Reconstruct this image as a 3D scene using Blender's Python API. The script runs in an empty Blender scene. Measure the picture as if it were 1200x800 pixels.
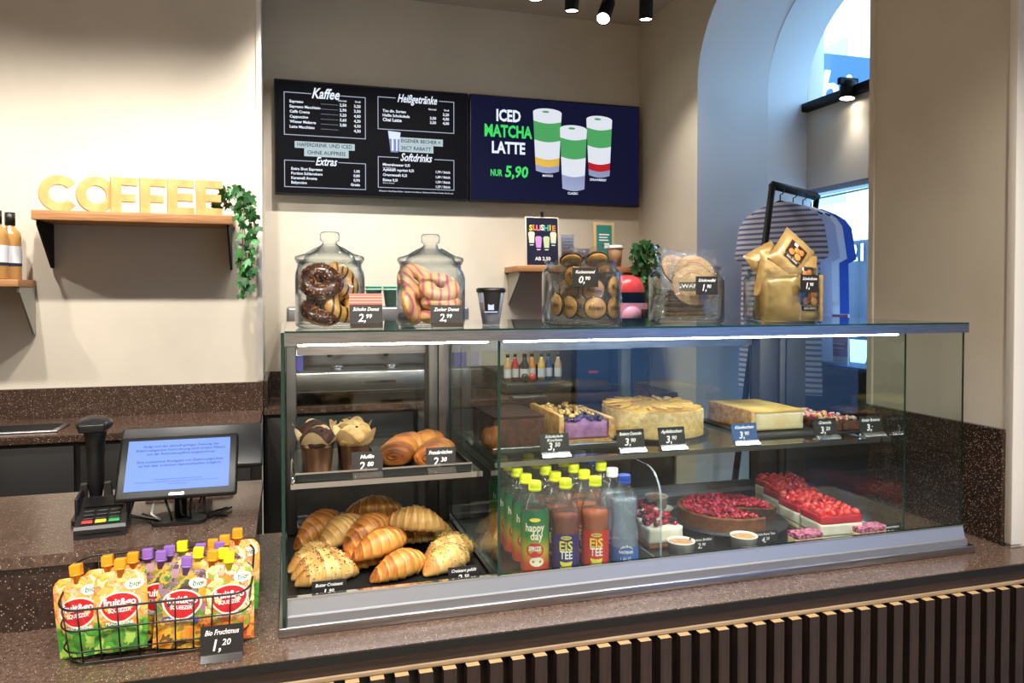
import bpy, bmesh, math, random
from mathutils import Vector, Matrix, noise
PI = math.pi
RND = random.Random(11)
SC = bpy.context.scene
COL = SC.collection

# ------------------------------------------------------------------ camera
cd = bpy.data.cameras.new('camera'); cam = bpy.data.objects.new('camera', cd); COL.objects.link(cam)
cd.sensor_width = 36.0; cd.lens = 885.0 / 1200.0 * 36.0
cd.shift_y = -0.02966; cd.clip_start = 0.02; cd.clip_end = 200
cam.location = (0, 0, 1.60)
cam.rotation_euler = (PI / 2 - 0.0208, 0, -math.radians(16.55))
SC.camera = cam
# ------------------------------------------------------------------ colour management, world
SC.view_settings.view_transform = 'Standard'; SC.view_settings.look = 'None'
SC.view_settings.gamma = 1.0; SC.view_settings.use_curve_mapping = False
SC.view_settings.exposure = 0.08
SC.cycles.transparent_max_bounces = 32
SC.cycles.max_bounces = 10; SC.cycles.transmission_bounces = 10; SC.cycles.glossy_bounces = 5
SC.cycles.caustics_reflective = False; SC.cycles.caustics_refractive = False
SC.cycles.sample_clamp_indirect = 6.0
SC.cycles.use_denoising = True
W = bpy.data.worlds.new('world'); SC.world = W; W.use_nodes = True
bg = W.node_tree.nodes['Background']
bg.inputs[0].default_value = (0.38, 0.64, 1.0, 1); bg.inputs[1].default_value = 8.0

# ------------------------------------------------------------------ materials
def lin(h):
    h = h.lstrip('#'); o = []
    for i in (0, 2, 4):
        c = int(h[i:i + 2], 16) / 255
        o.append(c / 12.92 if c <= 0.04045 else ((c + 0.055) / 1.055) ** 2.4)
    return (*o, 1)
MATS = {}
def nd(nt, t, **kw):
    n = nt.nodes.new(t)
    for k, v in kw.items():
        if k in n.inputs.keys() if isinstance(k, str) else False: n.inputs[k].default_value = v
        else: setattr(n, k, v)
    return n
def ramp(nt, stops, const=False):
    r = nt.nodes.new('ShaderNodeValToRGB'); e = r.color_ramp.elements
    if const: r.color_ramp.interpolation = 'CONSTANT'
    while len(e) < len(stops): e.new(0.5)
    for i, (p, c) in enumerate(stops):
        e[i].position = p; e[i].color = lin(c) if isinstance(c, str) else c
    return r
def mat(name, col='#888888', rough=0.5, metal=0.0, col2=None, nscale=8, ndet=3, nlo=0.4, nhi=0.6, bump=0, bscale=60, emit=None, estr=0,
        coat=0, spec=0.5, stretch=None, trans=0, sss=0, space='Object'):
    m = bpy.data.materials.new(name); m.use_nodes = True; nt = m.node_tree; b = nt.nodes['Principled BSDF']
    b.inputs['Base Color'].default_value = lin(col); b.inputs['Roughness'].default_value = rough
    b.inputs['Metallic'].default_value = metal; b.inputs['Coat Weight'].default_value = coat
    b.inputs['Specular IOR Level'].default_value = spec; b.inputs['Transmission Weight'].default_value = trans
    if sss: b.inputs['Subsurface Weight'].default_value = sss; b.inputs['Subsurface Scale'].default_value = 0.01
    if emit: b.inputs['Emission Color'].default_value = lin(emit); b.inputs['Emission Strength'].default_value = estr
    if col2 or bump:
        if space == 'World':
            tc = nt.nodes.new('ShaderNodeNewGeometry'); src = tc.outputs['Position']
        else:
            tc = nt.nodes.new('ShaderNodeTexCoord'); src = tc.outputs['Object']
        if stretch:
            mp = nt.nodes.new('ShaderNodeMapping'); mp.inputs['Scale'].default_value = stretch
            nt.links.new(src, mp.inputs[0]); src = mp.outputs[0]
    if col2:
        n = nt.nodes.new('ShaderNodeTexNoise'); n.inputs['Scale'].default_value = nscale; n.inputs['Detail'].default_value = ndet
        nt.links.new(src, n.inputs['Vector'])
        r = ramp(nt, [(nlo, col), (nhi, col2)]); nt.links.new(n.outputs[0], r.inputs[0])
        nt.links.new(r.outputs[0], b.inputs['Base Color'])
    if bump:
        n = nt.nodes.new('ShaderNodeTexNoise'); n.inputs['Scale'].default_value = bscale; n.inputs['Detail'].default_value = 4
        nt.links.new(src, n.inputs['Vector'])
        bp = nt.nodes.new('ShaderNodeBump'); bp.inputs['Strength'].default_value = bump; bp.inputs['Distance'].default_value = 0.003
        nt.links.new(n.outputs[0], bp.inputs['Height']); nt.links.new(bp.outputs[0], b.inputs['Normal'])
    MATS[name] = m
    return m
def clear(name, tint='#ffffff', ior=1.5, gloss='#ffffff', rough=0.0, body=None, bodyw=0.0, bump=0, bscale=40, edge=None):
    """thin clear glass or film: see-through with Fresnel reflections, optionally a tinted body colour"""
    m = bpy.data.materials.new(name); m.use_nodes = True; nt = m.node_tree; nt.nodes.clear()
    out = nt.nodes.new('ShaderNodeOutputMaterial')
    tr = nt.nodes.new('ShaderNodeBsdfTransparent'); tr.inputs[0].default_value = lin(tint)
    gl = nt.nodes.new('ShaderNodeBsdfGlossy'); gl.inputs[0].default_value = lin(gloss); gl.inputs['Roughness'].default_value = rough
    fr = nt.nodes.new('ShaderNodeFresnel')
    ge = nt.nodes.new('ShaderNodeNewGeometry'); mr = nt.nodes.new('ShaderNodeMapRange')      # same reflectance on both faces of the sheet
    mr.inputs[3].default_value = ior; mr.inputs[4].default_value = 1 / ior
    nt.links.new(ge.outputs['Backfacing'], mr.inputs[0]); nt.links.new(mr.outputs[0], fr.inputs[0])
    mx = nt.nodes.new('ShaderNodeMixShader')
    base = tr.outputs[0]
    if edge:                                   # the longer way through the wall at a grazing angle absorbs more
        lw = nt.nodes.new('ShaderNodeLayerWeight'); lw.inputs[0].default_value = 0.5
        rp_ = ramp(nt, [(0.45, tint), (0.97, edge)]); nt.links.new(lw.outputs['Facing'], rp_.inputs[0]); nt.links.new(rp_.outputs[0], tr.inputs[0])
    if body:
        df = nt.nodes.new('ShaderNodeBsdfPrincipled'); df.inputs['Base Color'].default_value = lin(body); df.inputs['Roughness'].default_value = 0.2
        m2 = nt.nodes.new('ShaderNodeMixShader'); m2.inputs[0].default_value = bodyw
        nt.links.new(tr.outputs[0], m2.inputs[1]); nt.links.new(df.outputs[0], m2.inputs[2]); base = m2.outputs[0]
    if bump:
        tc = nt.nodes.new('ShaderNodeTexCoord'); n = nt.nodes.new('ShaderNodeTexNoise'); n.inputs['Scale'].default_value = bscale
        nt.links.new(tc.outputs['Object'], n.inputs['Vector'])
        bp = nt.nodes.new('ShaderNodeBump'); bp.inputs['Strength'].default_value = bump; bp.inputs['Distance'].default_value = 0.01
        nt.links.new(n.outputs[0], bp.inputs['Height']); nt.links.new(bp.outputs[0], gl.inputs['Normal']); nt.links.new(bp.outputs[0], fr.inputs['Normal'])
    nt.links.new(fr.outputs[0], mx.inputs[0]); nt.links.new(base, mx.inputs[1]); nt.links.new(gl.outputs[0], mx.inputs[2])
    nt.links.new(mx.outputs[0], out.inputs[0])
    MATS[name] = m
    return m
def stone(name, base, base2, speck, dens=0.32, scale=170, rough=0.16):
    m = mat(name, base, rough, spec=0.5); nt = m.node_tree; b = nt.nodes['Principled BSDF']
    g = nt.nodes.new('ShaderNodeNewGeometry')
    v = nt.nodes.new('ShaderNodeTexVoronoi'); v.inputs['Scale'].default_value = scale
    nt.links.new(g.outputs['Position'], v.inputs['Vector'])
    sep = nt.nodes.new('ShaderNodeSeparateColor'); nt.links.new(v.outputs['Color'], sep.inputs[0])
    # speck radius depends on the cell's random value
    mul = nt.nodes.new('ShaderNodeMath'); mul.operation = 'MULTIPLY_ADD'
    nt.links.new(sep.outputs[0], mul.inputs[0]); mul.inputs[1].default_value = 0.75; mul.inputs[2].default_value = dens - 0.55
    lt = nt.nodes.new('ShaderNodeMath'); lt.operation = 'LESS_THAN'
    nt.links.new(v.outputs['Distance'], lt.inputs[0]); nt.links.new(mul.outputs[0], lt.inputs[1])
    n = nt.nodes.new('ShaderNodeTexNoise'); n.inputs['Scale'].default_value = 90; n.inputs['Detail'].default_value = 3
    nt.links.new(g.outputs['Position'], n.inputs['Vector'])
    r = ramp(nt, [(0.35, base), (0.65, base2)]); nt.links.new(n.outputs[0], r.inputs[0])
    r2 = ramp(nt, [(0.2, '#9c8776'), (0.8, speck)]); nt.links.new(sep.outputs[1], r2.inputs[0])
    mx = nt.nodes.new('ShaderNodeMix'); mx.data_type = 'RGBA'
    nt.links.new(lt.outputs[0], mx.inputs[0]); nt.links.new(r.outputs[0], mx.inputs[6]); nt.links.new(r2.outputs[0], mx.inputs[7])
    nt.links.new(mx.outputs[2], b.inputs['Base Color'])
    return m
def stripes(name, c1, c2, freq, axis='Z', duty=0.5, rough=0.8, bump=0):
    m = mat(name, c1, rough); nt = m.node_tree; b = nt.nodes['Principled BSDF']
    tc = nt.nodes.new('ShaderNodeTexCoord'); s = nt.nodes.new('ShaderNodeSeparateXYZ'); nt.links.new(tc.outputs['Object'], s.inputs[0])
    a = nt.nodes.new('ShaderNodeMath'); a.operation = 'MULTIPLY'; a.inputs[1].default_value = freq
    nt.links.new(s.outputs['XYZ'.index(axis)], a.inputs[0])
    f = nt.nodes.new('ShaderNodeMath'); f.operation = 'FRACT'; nt.links.new(a.outputs[0], f.inputs[0])
    g = nt.nodes.new('ShaderNodeMath'); g.operation = 'GREATER_THAN'; g.inputs[1].default_value = duty; nt.links.new(f.outputs[0], g.inputs[0])
    mx = nt.nodes.new('ShaderNodeMix'); mx.data_type = 'RGBA'; mx.inputs[6].default_value = lin(c1); mx.inputs[7].default_value = lin(c2)
    nt.links.new(g.outputs[0], mx.inputs[0]); nt.links.new(mx.outputs[2], b.inputs['Base Color'])
    return m
def blotches(name, cols, scale, bottom=None, zsplit=0.05, zsoft=0.03, rough=0.35, coat=0.3):
    """printed fruit motif: soft colour cells, a second colour towards the foot of the print"""
    m = mat(name, cols[0], rough, coat=coat); nt = m.node_tree; b = nt.nodes['Principled BSDF']
    tc = nt.nodes.new('ShaderNodeTexCoord')
    v = nt.nodes.new('ShaderNodeTexVoronoi'); v.inputs['Scale'].default_value = scale; v.feature = 'SMOOTH_F1'; v.inputs['Smoothness'].default_value = 0.5
    nz = nt.nodes.new('ShaderNodeTexNoise'); nz.inputs['Scale'].default_value = 55; nt.links.new(tc.outputs['Object'], nz.inputs['Vector'])
    vm = nt.nodes.new('ShaderNodeVectorMath'); vm.operation = 'MULTIPLY_ADD'; vm.inputs[1].default_value = (0.03, 0.03, 0.03); nt.links.new(nz.outputs['Color'], vm.inputs[0]); nt.links.new(tc.outputs['Object'], vm.inputs[2])
    nt.links.new(vm.outputs[0], v.inputs['Vector'])
    s = nt.nodes.new('ShaderNodeSeparateColor'); nt.links.new(v.outputs['Color'], s.inputs[0])
    r = ramp(nt, [(i / (len(cols)) + 0.04, c) for i, c in enumerate(cols)]); nt.links.new(s.outputs[0], r.inputs[0])
    outc = r.outputs[0]
    if bottom:
        sx = nt.nodes.new('ShaderNodeSeparateXYZ'); nt.links.new(tc.outputs['Object'], sx.inputs[0])
        mr = nt.nodes.new('ShaderNodeMapRange'); mr.inputs[1].default_value = zsplit - zsoft; mr.inputs[2].default_value = zsplit + zsoft
        nt.links.new(sx.outputs[2], mr.inputs[0])
        r2 = ramp(nt, [(i / len(bottom) + 0.05, c) for i, c in enumerate(bottom)]); nt.links.new(s.outputs[1], r2.inputs[0])
        mx = nt.nodes.new('ShaderNodeMix'); mx.data_type = 'RGBA'
        nt.links.new(mr.outputs[0], mx.inputs[0]); nt.links.new(r2.outputs[0], mx.inputs[6]); nt.links.new(outc, mx.inputs[7]); outc = mx.outputs[2]
    nt.links.new(outc, b.inputs['Base Color'])
    return m
def attrmat(name, stops, nscale=60, namp=0.25, rough=0.45, bump=0.25, bscale=120, coat=0.0):
    """baked dough: the 'bake' attribute of the mesh says how brown the crust is"""
    m = mat(name, '#c08a40', rough, bump=bump, bscale=bscale, coat=coat); nt = m.node_tree; b = nt.nodes['Principled BSDF']
    at = nt.nodes.new('ShaderNodeAttribute'); at.attribute_name = 'bake'
    tc = nt.nodes.new('ShaderNodeTexCoord'); n = nt.nodes.new('ShaderNodeTexNoise'); n.inputs['Scale'].default_value = nscale; n.inputs['Detail'].default_value = 4
    nt.links.new(tc.outputs['Object'], n.inputs['Vector'])
    ma = nt.nodes.new('ShaderNodeMath'); ma.operation = 'MULTIPLY_ADD'; ma.inputs[1].default_value = namp
    nt.links.new(n.outputs[0], ma.inputs[0]); nt.links.new(at.outputs['Fac'], ma.inputs[2])
    r = ramp(nt, stops); nt.links.new(ma.outputs[0], r.inputs[0]); nt.links.new(r.outputs[0], b.inputs['Base Color'])
    return m

# ------------------------------------------------------------------ mesh building
FRONT = Matrix(((1, 0, 0, 0), (0, 0, -1, 0), (0, 1, 0, 0), (0, 0, 0, 1)))   # text plane XY -> upright, facing -Y
T = lambda x, y, z: Matrix.Translation((x, y, z))
RX = lambda a: Matrix.Rotation(a, 4, 'X')
RY = lambda a: Matrix.Rotation(a, 4, 'Y')
RZ = lambda a: Matrix.Rotation(a, 4, 'Z')
S3 = lambda x, y, z: Matrix.Diagonal((x, y, z, 1))
_TC = {}
def tmesh(s, shear=0.0, bold=0.0, res=2):
    k = (s, shear, bold)
    if k not in _TC:
        c = bpy.data.curves.new('tmp', 'FONT'); c.body = s; c.size = 1; c.align_x = 'CENTER'; c.align_y = 'CENTER'
        c.shear = shear; c.offset = bold; c.resolution_u = res; c.fill_mode = 'FRONT'
        o = bpy.data.objects.new('tmp', c); me = bpy.data.meshes.new_from_object(o)
        _TC[k] = ([v.co.copy() for v in me.vertices], [tuple(p.vertices) for p in me.polygons])
        bpy.data.objects.remove(o); bpy.data.curves.remove(c); bpy.data.meshes.remove(me)
    return _TC[k]
class MB:
    def __init__(s): s.v = []; s.f = []; s.m = []; s.s = []; s.bake = []
    def add(s, V, F, mi=0, smooth=False, M=None, bake=None):
        o = len(s.v)
        s.v += [(M @ Vector(v)) if M else Vector(v) for v in V]
        s.bake += list(bake) if bake else [0.0] * len(V)
        for f in F: s.f.append(tuple(i + o for i in f)); s.m.append(mi); s.s.append(smooth)
        return s
    def box(s, x0, x1, y0, y1, z0, z1, mi=0, b=0.0, M=None, seg=2):
        if b:
            bm = bmesh.new(); bmesh.ops.create_cube(bm, size=1)
            for v in bm.verts: v.co = Vector(((x0 + x1) / 2 + v.co.x * (x1 - x0), (y0 + y1) / 2 + v.co.y * (y1 - y0), (z0 + z1) / 2 + v.co.z * (z1 - z0)))
            bmesh.ops.bevel(bm, geom=bm.edges[:], offset=b, segments=seg, affect='EDGES', profile=0.5)
            bm.verts.index_update()
            V = [v.co.copy() for v in bm.verts]; F = [tuple(v.index for v in f.verts) for f in bm.faces]; bm.free()
            return s.add(V, F, mi, seg > 1, M)
        V = [(x, y, z) for z in (z0, z1) for y in (y0, y1) for x in (x0, x1)]
        return s.add(V, [(0, 2, 3, 1), (4, 5, 7, 6), (0, 1, 5, 4), (2, 6, 7, 3), (0, 4, 6, 2), (1, 3, 7, 5)], mi, False, M)
    def lathe(s, prof, seg=24, mi=0, M=None, smooth=True, a0=0, a1=2 * PI, fn=None):
        """prof: (r, z) from bottom to top; r = 0 makes a pole"""
        full = abs(a1 - a0 - 2 * PI) < 1e-6; n = seg if full else seg + 1
        V = []; F = []
        for (r, z) in prof:
            for i in range(n):
                a = a0 + (a1 - a0) * i / seg; p = Vector((r * math.cos(a), r * math.sin(a), z)); V.append(fn(p, a) if fn else p)
        for j in range(len(prof) - 1):
            for i in range(seg):
                k = (i + 1) % n
                a, b, c, d = j * n + i, j * n + k, (j + 1) * n + k, (j + 1) * n + i
                if prof[j][0] < 1e-6: F.append((a, c, d))
                elif prof[j + 1][0] < 1e-6: F.append((a, b, c))
                else: F.append((a, b, c, d))
        return s.add(V, F, mi, smooth, M)
    def tube(s, pts, r, seg=8, mi=0, closed=False, M=None, cap=True):
        pts = [Vector(p) for p in pts]; n = len(pts); V = []; F = []
        rr = r if isinstance(r, (list, tuple)) else [r] * n
        up = Vector((0, 0, 1)); prev = None
        for i, p in enumerate(pts):
            a = pts[(i - 1) % n] if (closed or i > 0) else p; b = pts[(i + 1) % n] if (closed or i < n - 1) else p
            d = (b - a).normalized()
            if prev is None: q = d.cross(up if abs(d.z) < 0.95 else Vector((1, 0, 0))).normalized()
            else: q = (prev - d * prev.dot(d)).normalized()
            prev = q; w = d.cross(q)
            for k in range(seg):
                t = 2 * PI * k / seg; V.append(p + q * rr[i] * math.cos(t) + w * rr[i] * math.sin(t))
        for i in range(n if closed else n - 1):
            j = (i + 1) % n
            for k in range(seg):
                l = (k + 1) % seg; F.append((i * seg + k, j * seg + k, j * seg + l, i * seg + l))
        if not closed and cap: F.append(tuple(range(seg))); F.append(tuple(range((n - 1) * seg, n * seg))[::-1])
        return s.add(V, F, mi, True, M)
    def prism(s, poly, h0, h1, mi=0, M=None, smooth=False, side=None):
        n = len(poly); V = [(x, y, h0) for x, y in poly] + [(x, y, h1) for x, y in poly]
        s.add(V, [tuple(range(n))[::-1], tuple(range(n, 2 * n))], mi, False, M)
        return s.add(V, [(i, (i + 1) % n, (i + 1) % n + n, i + n) for i in range(n)], mi if side is None else side, smooth, M)
    def ball(s, c, r, seg=10, rings=7, mi=0, sc=(1, 1, 1), M=None, amp=0, fr=30, seed=0, bake=None):
        V = []; F = []; B = []
        for j in range(rings + 1):
            t = PI * j / rings - PI / 2
            for i in range(seg):
                a = 2 * PI * i / seg; d = Vector((math.cos(t) * math.cos(a), math.cos(t) * math.sin(a), math.sin(t)))
                k = 1 + amp * noise.noise(d * fr * 0.1 + Vector((seed, seed * 2.3, 0))) if amp else 1
                V.append(Vector(c) + Vector((d.x * sc[0], d.y * sc[1], d.z * sc[2])) * r * k); B.append(0.5 + 0.5 * d.z)
        for j in range(rings):
            for i in range(seg):
                k = (i + 1) % seg; F.append((j * seg + i, j * seg + k, (j + 1) * seg + k, (j + 1) * seg + i))
        return s.add(V, F, mi, True, M, B)
    def text(s, t, size, M=None, mi=0, shear=0.0, bold=0.0, w=None, align='C', fn=None, sx=1.0):
        V, F = tmesh(t, shear, bold)
        if not V: return s
        x0 = min(v.x for v in V); x1 = max(v.x for v in V); k = size * sx
        if w: k = w / (x1 - x0)
        off = {'C': (x0 + x1) / 2, 'L': x0, 'R': x1}[align]
        P = [Vector(((v.x - off) * k, v.y * size, 0)) for v in V]
        if fn: P = [fn(p.x, p.y) for p in P]
        return s.add(P, F, mi, False, M)
    def quad(s, x0, x1, y0, y1, M=None, mi=0, z=0.0):
        return s.add([(x0, y0, z), (x1, y0, z), (x1, y1, z), (x0, y1, z)], [(0, 1, 2, 3)], mi, False, M)
    def frame(s, x0, x1, y0, y1, t, M=None, mi=0):
        s.quad(x0, x1, y0, y0 + t, M, mi); s.quad(x0, x1, y1 - t, y1, M, mi); s.quad(x0, x0 + t, y0, y1, M, mi); return s.quad(x1 - t, x1, y0, y1, M, mi)
    def mesh(s, name, mats):
        me = bpy.data.meshes.new(name); me.from_pydata([tuple(v) for v in s.v], [], s.f)
        for m in (mats if isinstance(mats, (list, tuple)) else [mats]): me.materials.append(MATS[m])
        me.polygons.foreach_set('material_index', s.m); me.polygons.foreach_set('use_smooth', s.s)
        if any(s.bake):
            a = me.attributes.new('bake', 'FLOAT', 'POINT'); a.data.foreach_set('value', s.bake)
        me.update(); return me
    def build(s, name, mats, parent=None, loc=None, rot=None, world=False, kind=None, label=None):
        if world and parent is not None:
            I = parent.matrix_basis.inverted(); s.v = [I @ v for v in s.v]
        return link(name, s.mesh(name, mats), parent, loc, rot, kind, label)
def link(name, me, parent=None, loc=None, rot=None, kind=None, label=None):
    o = bpy.data.objects.new(name, me); COL.objects.link(o)
    if parent is not None: o.parent = parent
    if loc is not None: o.location = loc
    if rot is not None: o.rotation_euler = rot
    if kind: o['kind'] = kind
    if label: o['label'] = label
    return o
def tag(o, label, cat, group=None):
    o['label'] = label; o['category'] = cat
    if group: o['group'] = group
    return o
def thing(name, label, cat, loc=(0, 0, 0), rz=0.0, group=None, rot=None):
    o = bpy.data.objects.new(name, None); COL.objects.link(o); o.empty_display_size = 0.05
    o.location = loc; o.rotation_euler = rot or (0, 0, rz)
    o.matrix_basis = Matrix.Translation(loc) @ (Matrix.Rotation(rz, 4, 'Z') if not rot else o.rotation_euler.to_matrix().to_4x4())
    return tag(o, label, cat, group)
def dup(root, loc, rot=None, label=None, group=None, scale=None):
    r = root.copy(); COL.objects.link(r); r.location = loc
    if rot is not None: r.rotation_euler = rot
    if scale: r.scale = scale
    if label: r['label'] = label
    if group: r['group'] = group
    for ch in root.children:
        c = ch.copy(); COL.objects.link(c); c.parent = r
        for g in ch.children:
            d = g.copy(); COL.objects.link(d); d.parent = c
    return r
def struct(name, mb, mats, parent=None):
    o = mb.build(name, mats, parent)
    if parent is None: o['kind'] = 'structure'
    return o
def rrect(w, h, r, n=5):
    """rounded rectangle outline centred on the origin"""
    o = []
    for cx, cy, a in ((w / 2 - r, h / 2 - r, 0), (-w / 2 + r, h / 2 - r, 90), (-w / 2 + r, -h / 2 + r, 180), (w / 2 - r, -h / 2 + r, 270)):
        for i in range(n + 1):
            t = math.radians(a + 90 * i / n); o.append((cx + r * math.cos(t), cy + r * math.sin(t)))
    return o
def ell(cx, cy, a, b, n=24): return [(cx + a * math.cos(2 * PI * i / n), cy + b * math.sin(2 * PI * i / n)) for i in range(n)]

mat('paint', '#d6cdbd', 0.75, col2='#d0c7b7', nscale=3, space='World')
mat('paint_white', '#e6e2da', 0.7)
mat('ceiling_paint', '#b7ada3', 0.8)
mat('floor_tile', '#a59c90', 0.4, col2='#978e82', nscale=5, space='World')
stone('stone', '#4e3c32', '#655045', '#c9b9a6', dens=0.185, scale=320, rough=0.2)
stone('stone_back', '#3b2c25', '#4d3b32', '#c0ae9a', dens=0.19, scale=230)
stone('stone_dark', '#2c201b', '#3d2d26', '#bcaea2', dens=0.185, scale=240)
mat('black', '#0b0b0c', 0.35)
mat('black_matte', '#0d0d0e', 0.6, spec=0.25)
mat('black_panel', '#151313', 0.45, col2='#1c1918', nscale=4)
mat('plastic_black', '#141415', 0.4, bump=0.05, bscale=300)
mat('plastic_dark', '#232326', 0.35)
mat('slat_wood', '#1e1310', 0.5, col2='#2f1f19', nscale=6, stretch=(10, 10, 1.0), ndet=5)
mat('slat_top_lit', '#b59a70', 0.6)  # slat tops lit from above: that brightness is put into the colour
mat('ledge_wood', '#9a8468', 0.55, col2='#8a7459', nscale=10, stretch=(1, 20, 20))
mat('band_wood', '#2c1e18', 0.4, col2='#38271f', nscale=6, stretch=(1, 12, 12))
mat('shelf_wood', '#b68457', 0.5, col2='#a06f45', nscale=5, stretch=(1.5, 30, 30), ndet=5)
mat('letter_wood', '#d2ab6e', 0.55, col2='#c79d5e', nscale=20)
mat('steel', '#b4b4b6', 0.28, metal=1.0, col2='#a2a2a5', nscale=14, stretch=(1, 1, 30))
mat('steel_dark', '#77787b', 0.35, metal=1.0)
mat('alu', '#a9acb2', 0.42, metal=0.85)
mat('chrome', '#d5d7da', 0.08, metal=1.0)
mat('white_print', '#f2f2f0', 0.5)
mat('white_plastic', '#e9e9e6', 0.35)
clear('glass_pane', '#f4f8f6', 1.5)
mat('glass_edge', '#06332a', 0.08, coat=0.5)
clear('glass_dimming', '#9aa4b4', 1.5)  # tint added to dim daylight through the window behind the camera
clear('jar_glass', '#f8fafa', 1.5, edge='#6f8296')
clear('acrylic', '#f3f6f7', 1.45)
clear('film', '#fafafa', 1.6, rough=0.04, bump=1.6, bscale=45)
clear('pet', '#f6f9fa', 1.55, edge='#a9bac6', body='#eef3f6', bodyw=0.04)
mat('led', '#ffffff', emit='#fff3dd', estr=40.0)
mat('led_cool', '#ffffff', emit='#fbfaff', estr=40.0)
mat('lamp_face', '#ffffff', emit='#fff2dc', estr=30.0)
mat('card', '#191615', 0.5)
# ------------------------------------------------------------------ the room
ZC = 3.13
struct('floor', MB().box(-3.2, 2.74, -3.0, 4.1, -0.1, 0.0).box(2.74, 6.5, -3.0, 1.8, -0.1, 0.0), 'floor_tile')
struct('ceiling', MB().box(-3.3, 2.74, -3.1, 4.2, ZC, ZC + 0.1).box(2.74, 6.6, -3.1, 1.8, ZC, ZC + 0.1), 'ceiling_paint')
struct('wall_back', MB().box(-0.2, 2.9, 3.94, 4.1, 0, ZC), 'paint')
struct('wall_left', MB().box(-3.2, -0.108, 3.49, 4.1, 0, ZC), 'paint')
struct('trim_1', MB().box(-0.128, -0.1045, 3.4865, 3.512, 1.225, ZC - 0.002, b=0.003), 'paint_white')
struct('wall_far_left', MB().box(-3.3, -3.2, -3.1, 4.1, 0, ZC), 'paint')
struct('wall_far_right', MB().box(6.5, 6.6, -3.1, 1.8, 0, ZC), 'paint')
# shop front behind the camera, with two display windows
def pane_wall(x0, x1, wins):
    mb = MB(); xs = x0
    for a, b in wins:
        mb.box(xs, a, -3.1, -3.0, 0, ZC); mb.box(a, b, -3.1, -3.0, 0, 0.35); mb.box(a, b, -3.1, -3.0, 2.75, ZC); xs = b
    mb.box(xs, x1, -3.1, -3.0, 0, ZC); return mb
struct('wall_front', pane_wall(-3.2, 6.5, [(2.4, 5.6)]), 'paint')
for n, (a, b) in enumerate(((2.4, 5.6),)):
    w = struct('window_%d' % (n + 2), MB().box(a, b, -3.055, -3.045, 0.35, 2.75), 'glass_dimming')
    fr = MB(); fr.box(a, b, -3.08, -3.02, 0.35, 0.41); fr.box(a, b, -3.08, -3.02, 2.69, 2.75); fr.box(a, a + 0.06, -3.08, -3.02, 0.41, 2.69); fr.box(b - 0.06, b, -3.08, -3.02, 0.41, 2.69)
    fr.build('window_frame', 'black_matte', w)
# pillar on the right, with its splash-back panel
struct('wall_pillar', MB().box(1.93, 2.72, 1.61, 2.15, 0, ZC).box(1.922, 1.94, 2.132, 2.154, 1.226, ZC - 0.001), 'paint')
struct('wall_front_right', MB().box(2.72, 6.5, 1.61, 1.8, 0, ZC), 'paint_white')
struct('trim_2', MB().box(1.925, 1.965, 1.604, 1.63, 0.905, ZC - 0.002, b=0.002), 'paint_white')
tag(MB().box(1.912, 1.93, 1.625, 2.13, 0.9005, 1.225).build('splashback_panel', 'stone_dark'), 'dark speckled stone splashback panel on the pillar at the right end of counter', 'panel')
# arched opening in the right wall
def arch(half, zs, b, cy, n=22): return [(cy + half * math.cos(PI * i / n), zs + b * math.sin(PI * i / n)) for i in range(n + 1)]
def archwall(x0, x1, h0, h1, b0, b1):
    cy = 2.7275
    mb = MB(); A0 = arch(h0, 2.635, b0, cy); A1 = arch(h1, 2.635, b1, cy)
    def out(A): return [(A[0][0], 0.0)] + A + [(A[-1][0], ZC), (3.94, ZC), (3.94, 0)]
    O0, O1 = out(A0), out(A1); n = len(O0)
    V = [(x0, y, z) for y, z in O0] + [(x1, y, z) for y, z in O1]
    mb.add(V, [tuple(range(n)), tuple(range(n, 2 * n))[::-1]])
    k = len(A0)
    mb.add(V, [(i, i + n, (i + 1) % n + n, (i + 1) % n) for i in range(n) if i >= k or i == n - 1])
    mb.add(V, [(i, i + n, i + 1 + n, i + 1) for i in range(k)], 1, smooth=True)
    return mb
mat('reveal_daylit_paint', '#dcdfe6', 0.7)  # white inside the arch, cooled so its colour carries some blue daylight
struct('wall_right', archwall(1.93, 2.33, 0.5775, 0.5775, 0.488, 0.488), ['paint', 'reveal_daylit_paint'])
struct('wall_right_reveal', archwall(2.33, 2.60, 0.5775, 0.625, 0.478, 0.485), ['paint_white', 'reveal_daylit_paint'])
# shop window in the niche: lower pane, spandrel, black rail, upper pane
w1 = struct('window_1', MB().box(2.652, 2.66, 2.0, 3.50, 0.45, 2.15), 'glass_pane')
MB().box(2.652, 2.66, 2.0, 3.50, 2.595, ZC - 0.01).build('upper_pane', 'glass_pane', w1)
fr = MB(); fr.box(2.62, 2.70, 3.44, 3.5, 0.45, 2.15); fr.box(2.62, 2.70, 2.0, 3.5, 0.39, 0.45); fr.box(2.62, 2.70, 2.0, 3.5, 2.125, 2.15)
fr.build('window_frame', 'alu', w1)
struct('wall_window', MB().box(2.60, 2.74, 2.0, 3.94, 2.15, 2.55).box(2.60, 2.74, 2.0, 3.94, 0, 0.39).box(2.60, 2.74, 3.5, 3.94, 0.39, 2.15).box(2.64, 2.74, 3.4, 3.94, 2.55, ZC), 'paint')
struct('trim_3', MB().box(2.56, 2.66, 2.0, 3.38, 2.55, 2.592, b=0.004), 'black_matte')

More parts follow.
